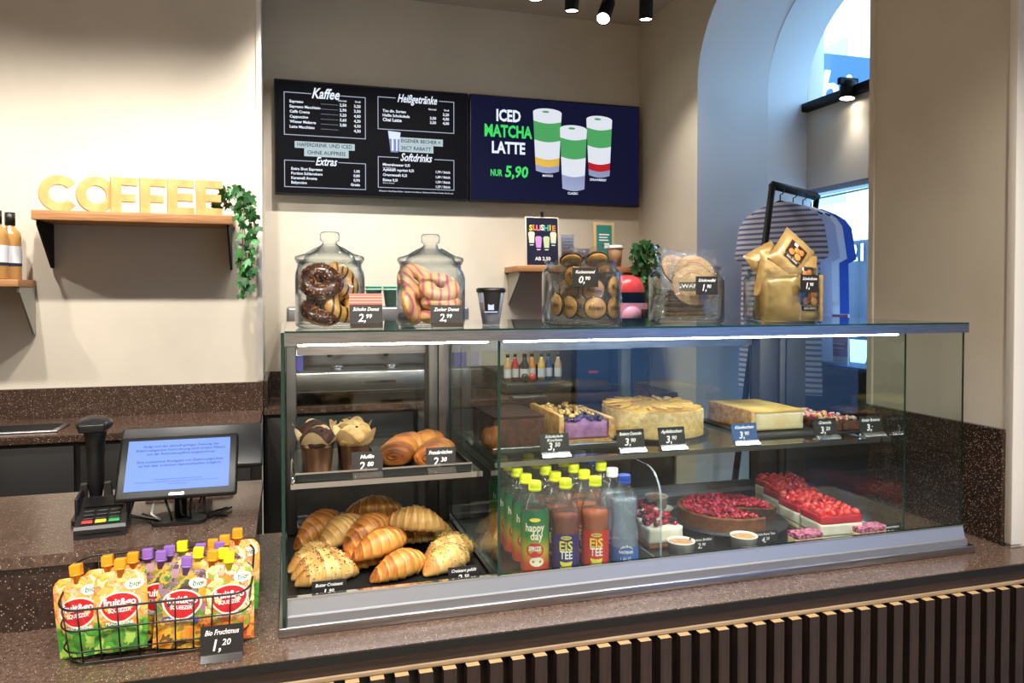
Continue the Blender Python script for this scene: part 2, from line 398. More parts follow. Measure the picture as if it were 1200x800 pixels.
# ------------------------------------------------------------------ ceiling track and spotlights
def aim(o, target):
    d = Vector(target) - Vector(o); return d.to_track_quat('-Z', 'Y').to_euler()
def spot(label, loc, target, watts, ang=95, blend=1.0, col=(1.0, 0.935, 0.85), tracktop=ZC, group='spotlights on the ceiling track', rad=0.032, ln=0.15):
    """loc = middle of the lit face; the black can points at target"""
    t = thing('spotlight', label, 'spotlight', loc, group=group)
    E = aim(loc, target); Mr = E.to_matrix().to_4x4()
    can = MB(); can.lathe([(0.0, ln), (rad * 0.9, ln), (rad, ln - 0.004), (rad, 0.0), (rad - 0.003, 0.0), (rad - 0.003, 0.010), (0.0, 0.010)], 24, M=Mr)
    can.build('can', 'black_matte', t)
    MB().lathe([(0.0, 0.006), (rad - 0.0035, 0.006), (rad - 0.0035, 0.0062), (0, 0.0062)], 24, M=Mr).build('lens', 'lamp_face', t)
    st = MB(); top = Mr @ Vector((0, 0, ln - 0.04)); st.tube([top, (top.x, top.y, tracktop - loc[2] - 0.012)], 0.008, 8); st.box(top.x - 0.05, top.x + 0.05, top.y - 0.012, top.y + 0.012, tracktop - loc[2] - 0.03, tracktop - loc[2] - 0.0005)
    st.build('stem', 'black_matte', t)
    ld = bpy.data.lights.new('spot', 'SPOT'); ld.energy = watts; ld.spot_size = math.radians(ang); ld.spot_blend = blend; ld.color = col; ld.shadow_soft_size = rad * 0.8
    lo = bpy.data.objects.new('light', ld); COL.objects.link(lo); lo.parent = t; lo.rotation_euler = E; lo.location = Mr @ Vector((0, 0, -0.004))
    return t
TY = 3.25
tag(MB().box(-0.05, 1.85, TY - 0.018, TY + 0.018, ZC - 0.03, ZC - 0.0005).build('lamp_track', 'black_matte'), 'black lamp track on the ceiling above the back counter', 'track')
TT = ZC - 0.03
spot('black spotlight cut off by top edge, left of the three in view', (1.075, TY, 2.925), (1.05, 3.45, 0), 40, tracktop=TT)
spot('straight black spotlight, left of the tilted one', (1.250, TY, 2.893), (1.25, 3.40, 0), 40, tracktop=TT)
spot('tilted black spotlight on the ceiling track between two straight ones', (1.400, TY - 0.01, 2.872), (0.35, 1.9, 1.0), 45, tracktop=TT)
spot('straight black spotlight nearest the arch', (1.622, TY, 2.893), (1.62, 3.38, 0), 40, tracktop=TT)
TY3 = 2.55
tag(MB().box(-2.2, 1.85, TY3 - 0.018, TY3 + 0.018, ZC - 0.03, ZC - 0.0005).build('lamp_track', 'black_matte'), 'second black lamp track above the back counter, out of frame', 'track')
for x in (0.1, 0.42, 0.75):
    spot('black spotlight on the visible track, beyond the top edge', (x, TY, 2.96), (x, 3.75, 1.2), 55, ang=100, tracktop=TT, ln=0.13)
for x in (-1.75, -1.1, -0.62, -0.24):
    spot('black spotlight on the second track above the back counter, out of frame', (x, TY3, 2.945), (x, 3.49 if x < -0.1 else 3.94, 1.15), 80, ang=98, tracktop=TT, ln=0.14)
# spotlights over the counter, plus added fill spots over the customers' side
TY2 = 0.75
tag(MB().box(-2.2, 3.0, TY2 - 0.018, TY2 + 0.018, ZC - 0.03, ZC - 0.0005).build('lamp_track', 'black_matte'), 'black lamp track on the ceiling above the customers, out of frame', 'track')
for x, tx in ((-1.3, -1.2), (-0.55, -0.4), (0.15, 0.2), (0.85, 0.8), (1.6, 1.4)):
    spot('black spotlight above the customers, out of frame', (x, TY2, 2.82), (tx, 1.75, 0.95), 95, ang=80, tracktop=TT, group='spotlights above the customers')
for x, y in ((-1.5, -1.2), (0.5, -1.2), (2.5, -1.0), (4.5, -0.6)):  # unseen spots added as frontal fill on the case
    spot('added fill spotlight behind the camera', (x, y, 2.84), (x * 0.6, 1.5, 0.75), 95, ang=52, tracktop=ZC, group='spotlights above the customers')
for x, y in ((-1.6, -0.4), (0.0, -0.6), (1.7, -0.4), (3.4, -0.2), (0.8, -2.0), (-1.0, -2.0)):  # unseen downlights added so floor bounce lifts the ambient light
    spot('added fill downlight over the customers, out of frame', (x, y, 2.90), (x, y, 0), 210, ang=125, tracktop=ZC, group='spotlights above the customers')
t = spot('short black spotlight under the black rail in the arch', (2.55, 3.0, 2.53), (2.35, 2.9, 1.0), 6, tracktop=2.63, group='window spotlight', ln=0.085, rad=0.036)
# ------------------------------------------------------------------ outside the window
struct('street', MB().box(2.75, 60, -40, 80, -0.25, -0.15), mat('asphalt', '#bcc0c4', 0.8, col2='#aeb3b8', nscale=2).name)
mat('facade', '#f3f2ee', 0.8); mat('sign_blue', '#24549c', 0.6); mat('far_window', '#9fb4c8', 0.2)
fb = thing('town_house', 'pale rendered town house across the street behind the window', 'building', (16, 16, -0.15))
MB().box(0, 6, -16, 22, 0, 14).build('wall', 'facade', fb)
for i in range(9):
    for k in range(4):
        yy = -13 + i * 3.9; zz = 1.2 + k * 3.2
        wn = MB().box(-0.10, 0.02, yy, yy + 1.5, zz, zz + 1.9).build('window', 'facade', fb)
        MB().box(-0.12, -0.09, yy + 0.12, yy + 1.38, zz + 0.12, zz + 1.78).build('pane', 'far_window', wn)
mat('bus_white', '#e9eef2', 0.3); mat('bus_glass', '#0d2036', 0.3, spec=0.2)
bs = thing('bus', 'white bus with number 21 seen through the shop window', 'bus', (8.5, 9.8, -0.15))
MB().box(0, 2.5, -9, 1.6, 0.3, 3.05, b=0.25, seg=3).build('body', 'bus_white', bs)
MB().box(-0.02, 0.1, -8.8, 1.1, 1.05, 2.62, b=0.05).build('window_band', 'bus_glass', bs)
MB().text('21', 0.36, T(-0.03, -0.07, 2.40) @ RZ(-PI / 2) @ FRONT, bold=0.03).build('lettering', 'white_print', bs)
for yy in (-7, -0.6): MB().lathe([(0, 0), (0.45, 0), (0.45, 0.25), (0, 0.25)], 24, M=T(0.0, yy, 0.45) @ RY(PI / 2)).build('wheel', 'black', bs)
for k, (z0, y0) in enumerate(((2.6, 0), (2.85, 0.4), (3.05, 0.8))):
    tag(MB().tube([(6.6, -8, z0 + 0.9), (6.6, 2.0, z0 + 0.35), (6.6, 12, z0 + 0.2), (6.6, 24, z0 + 0.9)], 0.012, 6).build('overhead_wire', 'black_matte'),
        ('lowest', 'middle', 'highest')[k] + ' overhead wire above the street beyond the window', 'wire', 'overhead wires')
sg = thing('shop_sign', 'blue shop sign board with white slanted letters beyond upper window', 'sign', (3.6, 5.02, 2.7))
MB().box(0, 2.6, 0, 0.12, 0, 0.80).build('board', 'sign_blue', sg)
MB().text('chi', 0.42, T(0.46, -0.004, 0.50) @ FRONT, shear=0.25, bold=0.02).build('lettering', 'white_print', sg)
for xx in (2.3, 0.06): MB().box(xx, xx + 0.08, 0.125, 0.2, -2.85, 0.05).build('post', 'steel_dark', sg)

# ------------------------------------------------------------------ clothes rack in the arch
def between(a, b, r, mb=None, seg=8): return (mb or MB()).tube([a, b], r, seg)
A = Vector((2.07, 2.90, 0)); B = Vector((2.52, 3.17, 0)); dirr = (B - A).normalized(); nrm = Vector((-dirr.y, dirr.x, 0))
rk = thing('clothes_rack', 'black metal clothes rack with slanted legs standing in the arch', 'clothes rack', tuple((A + B) / 2))
def bar4(a, b, w): return MB().tube([a, b], w, 4)
bar4(A + Vector((0, 0, 2.09)), B + Vector((0, 0, 2.09)), 0.02).build('rail', 'black_matte', rk, world=True)
for P in (A, B):
    bar4(P + Vector((0, 0, 2.09)), P + nrm * 0.26 + Vector((0, 0, 0.02)), 0.018).build('leg', 'black_matte', rk, world=True)
    bar4(P + nrm * -0.24 + Vector((0, 0, 0.02)), P + nrm * 0.30 + Vector((0, 0, 0.02)), 0.017).build('foot', 'black_matte', rk, world=True)
stripes('shirt_stripe', '#6b71a0', '#d2d3e4', 42, 'Z', 0.45)
mat('shirt_white', '#dfe2ee', 0.85); mat('shirt_blue', '#2f4fae', 0.85); mat('shirt_lilac', '#b9bddc', 0.85)
def shirt(label, pos, rz, m, drop=0.62, w=0.40, seed=0):
    t = thing('t_shirt', label, 't-shirt', pos, rz, 'shirts on the rack')
    mb = MB(); rows = 22; cols = 14
    def halfw(z, sleeve=True):
        zz = -z
        if zz < 0.03: return 0.06 + zz / 0.03 * 0.08
        if zz < 0.06: return 0.14 + (zz - 0.03) / 0.03 * 0.055
        if zz < 0.10: return 0.195 + (zz - 0.06) / 0.04 * 0.035
        if zz < 0.25: return 0.23 + (zz - 0.10) / 0.15 * 0.028
        if zz < 0.27: return 0.258 - (zz - 0.25) / 0.02 * 0.045
        return 0.213 + 0.03 * (zz - 0.27)
    zs = [0, -0.015, -0.03, -0.045, -0.06, -0.1, -0.15, -0.2, -0.25, -0.27] + [-0.27 - (drop - 0.27) * i / 10 for i in range(1, 11)]
    for side in (-1, 1):
        V = []
        for z in zs:
            hw = halfw(z) * w / 0.40
            for c in range(cols + 1):
                u = -1 + 2 * c / cols; x = u * hw
                th = 0.035 * (1 - u * u) ** 0.5 * min(1, 0.35 - z * 2.2) + 0.006 * math.sin(x * 40 + seed + z * 5) * min(1, -z * 3)
                V.append((x, side * max(0.0, th if side > 0 else 0.035 * (1 - u * u) ** 0.5 * min(1, 0.35 - z * 2.2) - 0.006 * math.sin(x * 40 + seed + z * 5) * min(1, -z * 3)), z))
        n = cols + 1
        F = [(r * n + c, r * n + c + 1, (r + 1) * n + c + 1, (r + 1) * n + c) for r in range(len(zs) - 1) for c in range(cols)]
        mb.add(V, F if side < 0 else [f[::-1] for f in F], 0, True)
    mb.build('body', m, t)
    hg = MB(); hg.tube([(-0.13, 0, -0.05), (-0.07, 0, -0.022), (0, 0, 0.005), (0.07, 0, -0.022), (0.13, 0, -0.05)], 0.008, 6)
    hg.tube([(0, 0, 0.005), (0, 0, 0.035)] + [(0.018 * math.sin(a) , 0, 0.055 - 0.02 * math.cos(a)) for a in [i * PI / 6 for i in range(1, 9)]], 0.0028, 6)
    hg.build('hanger', 'plastic_black', t)
    return t
L = (B - A).length
ang = math.atan2(dirr.y, dirr.x) - PI / 2
for k, (u, m, lb, dr) in enumerate(((0.16, 'shirt_stripe', 'blue and white striped t-shirt hanging first on the clothes rack', 0.86), (0.44, 'shirt_lilac', 'pale lilac t-shirt hanging behind the striped one', 0.72),
                                (0.66, 'shirt_white', 'white t-shirt on the far half of the clothes rack', 0.70), (0.86, 'shirt_blue', 'bright blue shirt peeking out at far end of rack', 0.80))):
    p = A + dirr * L * u
    shirt(lb, (p.x, p.y, 2.02), ang + 0.15 * (k % 2), m, drop=dr, seed=k, w=0.34 if k == 0 else 0.32)
# dark till cabinet with red display, poster and stand in the window niche
mat('led_red', '#330000', emit='#ff2a20', estr=4.0)
bx = thing('sales_cabinet', 'dark cabinet with small red lit display standing behind the glass case', 'cabinet', (2.40, 2.75, 0.0))
MB().box(-0.03, 0.16, -0.27, 0.32, 0.0, 1.275, b=0.006).build('body', 'black_panel', bx)
MB().text('88:88', 0.035, T(-0.033, 0.22, 1.215) @ RZ(-PI / 2) @ FRONT).text('88', 0.035, T(-0.033, 0.23, 1.165) @ RZ(-PI / 2) @ FRONT).build('display', 'led_red', bx)
MB().box(-0.03, 0.16, -0.27, 0.32, 1.2755, 1.285).build('top', 'sign_blue', bx)
mat('poster_pink', '#d07a98', 0.5)
ps = thing('discount_poster', 'pink and white discount poster with percent lettering behind the case', 'poster', (2.42, 2.95, 1.285), -PI / 2 + 0.25)
MB().box(-0.10, 0.10, -0.004, 0.004, 0, 0.23).build('sheet', 'white_print', ps)
MB().box(-0.04, 0.098, -0.006, -0.0045, 0.035, 0.225).build('pink_field', 'poster_pink', ps)
MB().text('-15%', 0.05, T(0.028, -0.0075, 0.15) @ FRONT, bold=0.02).box(-0.02, 0.08, -0.0075, -0.0065, 0.09, 0.096).box(-0.02, 0.08, -0.0075, -0.0065, 0.07, 0.076).build('lettering', 'white_print', ps)
# ------------------------------------------------------------------ front counter with slatted front
ct = thing('shop_counter', 'long shop counter with speckled brown top and dark slatted front', 'counter', (0.5, 1.6, 0.0))
MB().box(-2.4, 1.911, 1.50, 2.32, 0.884, 0.90).box(1.911, 2.6, 1.50, 1.603, 0.884, 0.90).build('worktop', 'stone', ct, world=True)
MB().box(-2.4, 2.6, 1.496, 1.4995, 0.8825, 0.8985).build('front_edge', 'black', ct, world=True)
MB().box(-2.4, 2.6, 1.5035, 1.5445, 0.8560, 0.8835).build('band', 'band_wood', ct, world=True)
MB().box(-2.4, 2.6, 1.545, 1.56, 0.0, 0.8835).build('front_panel', 'band_wood', ct, world=True)
MB().box(-2.4, 2.6, 1.4995, 1.5445, 0.8455, 0.8555, b=0.002).build('ledge', 'ledge_wood', ct, world=True)
MB().box(-2.4, 1.90, 1.565, 2.30, 0.0, 0.8835).build('carcass', 'black_panel', ct, world=True)
sl = MB(); sl.box(-0.0135, 0.0135, -0.030, 0.0, 0.03, 0.8445, 0); sl.m[1] = 1; sme = sl.mesh('slat', ['slat_wood', 'slat_top_lit'])
x = -1.1925
while x < 2.5:
    o = link('slat', sme, ct); o.location = (x - 0.5, 1.5145 - 1.6, 0); x += 0.0485
# the register counter stands one step higher, left
rc = thing('register_counter', 'raised register counter of brown speckled stone left of the case', 'counter', (-1.0, 2.0, 0.9005))
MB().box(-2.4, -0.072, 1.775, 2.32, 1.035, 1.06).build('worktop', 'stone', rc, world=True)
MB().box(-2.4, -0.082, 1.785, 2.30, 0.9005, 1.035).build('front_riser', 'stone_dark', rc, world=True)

# ------------------------------------------------------------------ back counter
bc = thing('back_counter', 'brown speckled stone back counter below the wooden coffee shelf', 'counter', (-1.2, 3.3, 0.0))
MB().box(-3.15, -0.108, 3.03, 3.485, 1.075, 1.10).build('worktop', 'stone_back', bc, world=True)
MB().box(-3.15, -0.108, 3.47, 3.4895, 1.1005, 1.222).build('splashback', 'stone_back', bc, world=True)
MB().box(-3.15, -0.112, 3.06, 3.47, 0.02, 1.0745).build('carcass', 'black_panel', bc, world=True)
for i in range(5):
    d = MB().box(-3.12 + i * 0.6, -2.54 + i * 0.6, 3.04, 3.0595, 0.1, 1.06, b=0.002).build('door', 'black_panel', bc, world=True)
bd = thing('back_counter', 'brown speckled stone back counter under the coffee machine', 'counter', (0.9, 3.7, 0.0))
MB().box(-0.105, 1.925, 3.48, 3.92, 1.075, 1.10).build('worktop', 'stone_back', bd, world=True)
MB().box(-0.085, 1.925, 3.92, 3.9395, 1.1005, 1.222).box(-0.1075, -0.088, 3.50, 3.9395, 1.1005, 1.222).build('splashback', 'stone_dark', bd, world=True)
MB().box(-0.10, 1.925, 3.51, 3.92, 0.02, 1.0745).build('carcass', 'black_panel', bd, world=True)
for i in range(3):
    MB().box(-0.09 + i * 0.67, 0.56 + i * 0.67, 3.49, 3.5095, 0.1, 1.06, b=0.002).build('door', 'black_panel', bd, world=True)
# metal tray let into the back counter
tr = thing('drip_tray', 'flat steel drip tray lying on back counter at left edge', 'tray', (-1.05, 3.2, 1.1005))
MB().box(-0.28, 0.24, -0.09, 0.09, 0.0, 0.006, b=0.002).build('rim', 'steel', tr)
MB().box(-0.26, 0.22, -0.07, 0.07, 0.0062, 0.0075).build('grille', 'black_matte', tr)

# ------------------------------------------------------------------ glass display case
mat('led_low', '#ffffff', emit='#fff4e2', estr=19.0)
mat('post_steel', '#6e6b68', 0.5, metal=1.0)
X0, X1, XP, XR, YF, YB, ZT = -0.01, 1.768, 0.449, 1.578, 1.60, 2.20, 1.527
dc = thing('display_case', 'long glass bakery display case with steel frame on the counter', 'display case', (0.85, 1.9, 0.9005))
def part(name, m, mb, p=dc, **k): return mb.build(name, m, p, world=True, **k)
part('plinth', 'steel', MB().box(-0.022, 1.79, YF - 0.004, YB + 0.02, 0.9005, 0.9205, b=0.002))
rim = MB()   # sloping aluminium front rim
rim.add([(X0 + 0.006, y, z) for y, z in ((1.603, 0.921), (1.603, 0.938), (1.610, 0.940), (1.618, 0.970), (1.628, 0.970), (1.628, 0.921))] +
        [(X1, y, z) for y, z in ((1.603, 0.921), (1.603, 0.938), (1.610, 0.940), (1.618, 0.970), (1.628, 0.970), (1.628, 0.921))],
        [(i, (i + 1) % 6, (i + 1) % 6 + 6, i + 6) for i in range(6)] + [(0, 5, 4, 3, 2, 1), (6, 7, 8, 9, 10, 11)])
part('front_rim', 'alu', rim)
part('rim_bead', 'chrome', MB().box(X0 + 0.006, X1, 1.6165, 1.6285, 0.9702, 0.9735))
part('deck', 'black_panel', MB().box(X0 + 0.006, XP - 0.004, 1.6285, YB, 0.921, 0.948))
part('deck', 'steel_dark', MB().box(XP + 0.004, XR - 0.004, 1.6285, YB, 0.921, 0.948))
part('deck', 'stone', MB().box(XR + 0.004, X1 - 0.004, 1.6285, YB, 0.921, 0.930))
def pane(name, x0, x1, y0, y1, z0, z1, p=dc):
    """glass slab: the two large faces clear, the narrow edges dark green"""
    d = (x1 - x0, y1 - y0, z1 - z0); k = d.index(min(d)); mb = MB().box(x0, x1, y0, y1, z0, z1, 1)
    for i in {0: (4, 5), 1: (2, 3), 2: (0, 1)}[k]: mb.m[i] = 0
    return part(name, ['glass_pane', 'glass_edge'], mb, p)
pane('front_pane', XP + 0.002, X1, 1.6205, 1.6265, 0.9738, 1.499)
pane('side_pane', X0 - 0.004, X0 + 0.003, 1.60, YB, 0.921, 1.524)
pane('partition_pane', XP - 0.003, XP + 0.003, 1.612, 2.13, 0.9738, 1.4995)
pane('side_pane', XR - 0.003, XR + 0.003, 1.6285, YB - 0.07, 0.9485, 1.4995)
part('pane_seal', 'white_plastic', MB().box(XR - 0.012, XR - 0.0035, 1.63, YB - 0.07, 0.9485, 0.956))
tp = part('top_rail', 'steel', MB().box(X0 + 0.004, X1 - 0.004, 1.602, 1.616, 1.5, ZT - 0.0045))
part('top_rail', 'steel', MB().box(X0 + 0.004, XR + 0.09, YB - 0.03, YB, 1.46, ZT - 0.0045))
pane('top_pane', X0 + 0.004, X1 - 0.004, 1.6022, YB, ZT - 0.004, ZT)
part('led_strip', 'led', MB().box(X0 + 0.03, XP - 0.02, 1.632, 1.646, 1.494, 1.4975))
part('led_strip', 'led_cool', MB().box(XP + 0.02, XR - 0.02, 1.632, 1.646, 1.494, 1.4975))
part('shelf_led', 'led_low', MB().box(0.02, 0.425, 1.720, 1.730, 1.1745, 1.1775))
part('shelf_led', 'led_low', MB().box(XP + 0.02, XR - 0.02, 1.680, 1.690, 1.2015, 1.2045))
part('led_housing', 'white_plastic', MB().box(X0 + 0.02, XP - 0.006, 1.628, 1.652, 1.498, 1.510))
part('led_housing', 'white_plastic', MB().box(XP + 0.006, XR - 0.01, 1.628, 1.652, 1.498, 1.510))
for (a, b, y0, y1) in ((X0 + 0.004, 0.022, 2.12, YB), (0.384, 0.412, 2.13, YB), (0.4125, 0.4455, 2.13, YB), (1.0, 1.035, 2.165, 2.195), (1.485, 1.555, 2.14, YB), (1.5555, 1.655, 2.13, YB)):
    part('post', 'post_steel', MB().box(a, b, y0, y1, 0.9485, 1.4595, b=0.003))
# sliding doors at the back
for (a, b, y) in ((0.024, 0.382, 2.17), (0.447, 1.03, 2.155), (1.0, 1.483, 2.185)):
    d = pane('sliding_door', a, b, y, y + 0.005, 0.985, 1.452)
    for za, zb in ((1.434, 1.4585), (0.9645, 0.985)):
        o = MB().box(a, b, y - 0.004, y + 0.009, za, zb).build('door_rail', 'steel', d); o.location = -Vector((0.85, 1.9, 0.9005))
part('back_sill', 'steel', MB().box(X0 + 0.006, XR, 2.135, YB, 0.9485, 0.964))
# air grille slots in front of the back sill
for i in range(17):
    xx = XP + 0.03 + i * 0.065
    part('grille_slot', 'black', MB().box(xx, xx + 0.045, 2.10, 2.125, 0.9482, 0.9495, M=None))
# glass shelves
pane('glass_shelf', 0.004, 0.436, 1.715, 2.10, 1.178, 1.186)
pane('glass_shelf', XP + 0.006, XR - 0.006, 1.675, 2.10, 1.205, 1.213)
for (a, b) in ((0.004, 0.436),):
    part('shelf_rail', 'chrome', MB().tube([(a + 0.004, 2.1, 1.2), (a + 0.004, 1.712, 1.2), (a + 0.004, 1.712, 1.186)], 0.004, 8))
part('shelf_rail', 'chrome', MB().box(0.004, 0.436, 1.709, 1.7145, 1.176, 1.188))
part('shelf_rail', 'chrome', MB().box(XP + 0.006, XR - 0.006, 1.669, 1.6745, 1.203, 1.215))
# clear divider between the bottles and the cakes
pts = [(1.655, 0.9495), (2.09, 0.9495), (2.09, 1.172)] + [(1.655 + 0.075 - 0.075 * math.sin(a), 1.172 - 0.075 + 0.075 * math.cos(a)) for a in [i * PI / 12 for i in range(7)]]
Myz = Matrix(((0, 0, 1, 0), (1, 0, 0, 0), (0, 1, 0, 0), (0, 0, 0, 1)))
tag(MB().prism(pts, 0.869, 0.874, M=Myz, mi=0, side=1).build('acrylic_divider', ['acrylic', clear('acrylic_edge', '#c7d8e0', 1.5, body='#c2d3e4', bodyw=0.5).name]), 'clear acrylic divider with rounded corner between bottles and cakes', 'divider')
# ------------------------------------------------------------------ menu screens
mat('screen_black', '#08080a', 0.42, emit='#0b0b10', estr=1.0, spec=0.05)
mat('screen_navy', '#0a0b18', 0.42, emit='#12132e', estr=1.0, spec=0.05)
mat('screen_white', '#333333', emit='#e6efff', estr=0.95); mat('screen_line', '#222222', emit='#c4d0ee', estr=0.7)
mat('screen_pale', '#333333', emit='#c6e4ee', estr=0.62); mat('screen_dark_text', '#1b2a33', 0.5)
mat('screen_green', '#113311', emit='#3ee066', estr=0.9); mat('screen_matcha', '#113311', emit='#56b86c', estr=0.7)
mat('screen_milk', '#333333', emit='#e9eef8', estr=0.85); mat('screen_red', '#a01020', emit='#a81420', estr=0.9); mat('screen_mango', '#c9a13a', emit='#c9a545', estr=0.9)
mat('screen_glass', '#9aa6c8', emit='#7f8bb4', estr=0.7); mat('screen_cup', '#404a70', emit='#49548a', estr=0.8)
def screen(label, x0, x1, face):
    t = thing('menu_screen', label, 'screen', ((x0 + x1) / 2, 3.88, 2.097))
    w = (x1 - x0) / 2
    MB().box(-w, w, 0.0, 0.045, 0.0, 0.561, b=0.003).build('housing', 'plastic_black', t)
    MB().box(-w + 0.006, w - 0.006, -0.0008, 0.001, 0.008, 0.553).build('panel', face, t)
    MB().box(-w * 0.5, w * 0.5, 0.045, 0.0598, 0.15, 0.40).build('bracket', 'black_matte', t)
    return t
# coordinates on a screen: u from its left edge, v up from its lower edge, both in metres
t = screen('black menu screen with white coffee and soft drink price lists', -0.057, 0.915, 'screen_black')
D = lambda u, v, d=0.0: T(-0.486 + u, -0.0012 - d, v) @ FRONT
fr = MB()
def box_gap(u0, u1, v0, v1, g0, g1, th=0.0035):
    for a, b, c, d in ((u0, u1, v0, v0 + th), (u0, g0, v1 - th, v1), (g1, u1, v1 - th, v1), (u0, u0 + th, v0, v1), (u1 - th, u1, v0, v1)): fr.quad(a, b, c, d, D(0, 0), 0)
box_gap(0.045, 0.440, 0.290, 0.500, 0.175, 0.315); box_gap(0.500, 0.895, 0.345, 0.510, 0.590, 0.815)
box_gap(0.045, 0.440, 0.035, 0.168, 0.190, 0.305); box_gap(0.500, 0.895, 0.050, 0.208, 0.605, 0.790)
rows = [(0.455 - i * 0.0247, n, a, b) for i, (n, a, b) in enumerate((('Espresso', '2,50', '3,20'), ('Espresso Macchiato', '2,90', '3,50'), ('Caffè Crema', '3,20', '4,00'), ('Cappuccino', '3,60', '4,30'), ('Wiener Melange', '3,80', '4,30'), ('Latte Macchiato', '', '4,30')))]
for v, n, a, b in rows: fr.quad(0.22, 0.305, v - 0.004, v - 0.003, D(0, 0))
fr.build('frame_lines', 'screen_line', t, kind='stuff')
tx = MB()
tx.text('Kaffee', 0.072, D(0.245, 0.500), shear=0.35, bold=0.022, w=0.135); tx.text('Heißgetränke', 0.058, D(0.703, 0.507), shear=0.35, bold=0.02, w=0.205)
tx.text('Extras', 0.058, D(0.247, 0.166), shear=0.35, bold=0.02, w=0.105); tx.text('Softdrinks', 0.056, D(0.697, 0.208), shear=0.35, bold=0.02, w=0.165)
for v, n, a, b in rows:
    tx.text(n, 0.0185, D(0.072, v), align='L', bold=0.03)
    if a: tx.text(a, 0.0195, D(0.345, v - 0.003), align='R', bold=0.03)
    tx.text(b, 0.0195, D(0.415, v - 0.004), align='R', bold=0.03)
tx.text('Normal', 0.013, D(0.345, 0.474), align='R', bold=0.02); tx.text('Groß', 0.013, D(0.415, 0.474), align='R', bold=0.02)
tx.text('Normal', 0.013, D(0.80, 0.463), align='R', bold=0.02); tx.text('Groß', 0.013, D(0.868, 0.463), align='R', bold=0.02)
for i, (n, a, b) in enumerate((('Tee div. Sorten', '', '3,20'), ('Heiße Schokolade', '3,50', '4,00'), ('Chai Latte', '3,50', '4,00'))):
    v = 0.440 - i * 0.0225; tx.text(n, 0.019 if i < 2 else 0.023, D(0.525, v), align='L', bold=0.03)
    if a: tx.text(a, 0.0195, D(0.80, v), align='R', bold=0.03)
    tx.text(b, 0.0195, D(0.868, v), align='R', bold=0.03)
for i, (n, a) in enumerate((('Extra Shot Espresso', '1,00'), ('Portion Schlagobers', '0,80'), ('Karamell Aroma', '0,90'), ('Babyccino', 'Gratis'))):
    v = 0.126 - i * 0.0225; tx.text(n, 0.0185, D(0.078, v), align='L', bold=0.03); tx.text(a, 0.0185, D(0.41, v), align='R', bold=0.03)
for i, (n, a) in enumerate((('Mineralwasser 0,5l', ''), ('Apfelsaft gspritzt 0,5l', '1,79 / Stück'), ('Orangensaft 0,2l', '1,89 / Stück'), ('Eistee 0,5l', '1,59 / Stück'))):
    v = 0.168 - i * 0.026; tx.text(n, 0.0185, D(0.525, v), align='L', bold=0.03)
    if a: tx.text(a, 0.0165, D(0.875, v), align='R', bold=0.03)
tx.text('mit Kohlensäure', 0.010, D(0.525, 0.152), align='L'); tx.text('diverse Sorten', 0.010, D(0.525, 0.075), align='L'); tx.text('1,29 / Stück', 0.0165, D(0.875, 0.066), align='R', bold=0.03)
tx.text('Allergene: Nachfrage Kellner. Speisen mit Laktose, Gluten und Nüssen finden Sie bei uns', 0.0095, D(0.697, 0.034), w=0.385, bold=0.01)
tx.build('lettering', 'screen_white', t, kind='stuff')
for q in ((0.095, 0.385, 0.229, 0.262), (0.14, 0.355, 0.190, 0.2285), (0.607, 0.835, 0.275, 0.311), (0.607, 0.785, 0.237, 0.2745)): MB().quad(*q, D(0, 0)).build('banner', 'screen_pale', t)
bt = MB(); bt.text('HAFERDRINK UND ICED', 0.027, D(0.24, 0.2455, 0.0006), w=0.265, bold=0.02); bt.text('OHNE AUFPREIS', 0.027, D(0.2475, 0.209, 0.0006), w=0.185, bold=0.02); bt.text('EIGENER BECHER =', 0.025, D(0.72, 0.293, 0.0006), w=0.205, bold=0.02); bt.text('20CT RABATT', 0.026, D(0.695, 0.256, 0.0006), w=0.155, bold=0.02)
bt.build('banner_lettering', 'screen_dark_text', t, kind='stuff')
cp = MB(); cp.add([(0.565, 0.232, 0), (0.603, 0.232, 0), (0.615, 0.33, 0), (0.552, 0.335, 0)], [(0, 1, 2, 3)], M=D(0, 0)); cp.build('cup_picture', 'screen_cup', t)
cp = MB(); cp.add([(0.557, 0.30, 0), (0.611, 0.30, 0), (0.616, 0.335, 0), (0.552, 0.34, 0)], [(0, 1, 2, 3)], M=D(0, 0, 0.0004)); cp.quad(0.57, 0.58, 0.24, 0.30, D(0, 0, 0.0004)); cp.quad(0.592, 0.6, 0.24, 0.30, D(0, 0, 0.0004)); cp.build('cup_highlight', 'screen_glass', t)

t = screen('navy screen advertising iced matcha latte with three glasses', 0.922, 1.90, 'screen_navy')
D = lambda u, v, d=0.0: T(-0.489 + u, -0.0012 - d, v) @ FRONT
a = MB(); a.text('ICED', 0.085, D(0.212, 0.455), bold=0.035, w=0.135); a.text('LATTE', 0.085, D(0.212, 0.285), bold=0.035, w=0.185)
for cx, tw, v in ((0.433, 'MANGO', 0.150), (0.578, 'CLASSIC', 0.060), (0.728, 'STRAWBERRY', 0.140)): a.text(tw, 0.017, D(cx, v), bold=0.03, w=0.06 if cx < 0.6 else 0.10)
a.build('lettering', 'screen_white', t, kind='stuff')
a = MB(); a.text('MATCHA', 0.088, D(0.212, 0.372), bold=0.035, w=0.265); a.text('NUR', 0.048, D(0.145, 0.152), bold=0.03, w=0.065); a.text('5,90', 0.082, D(0.257, 0.160), shear=0.1, bold=0.03, w=0.13); a.build('green_lettering', 'screen_green', t, kind='stuff')
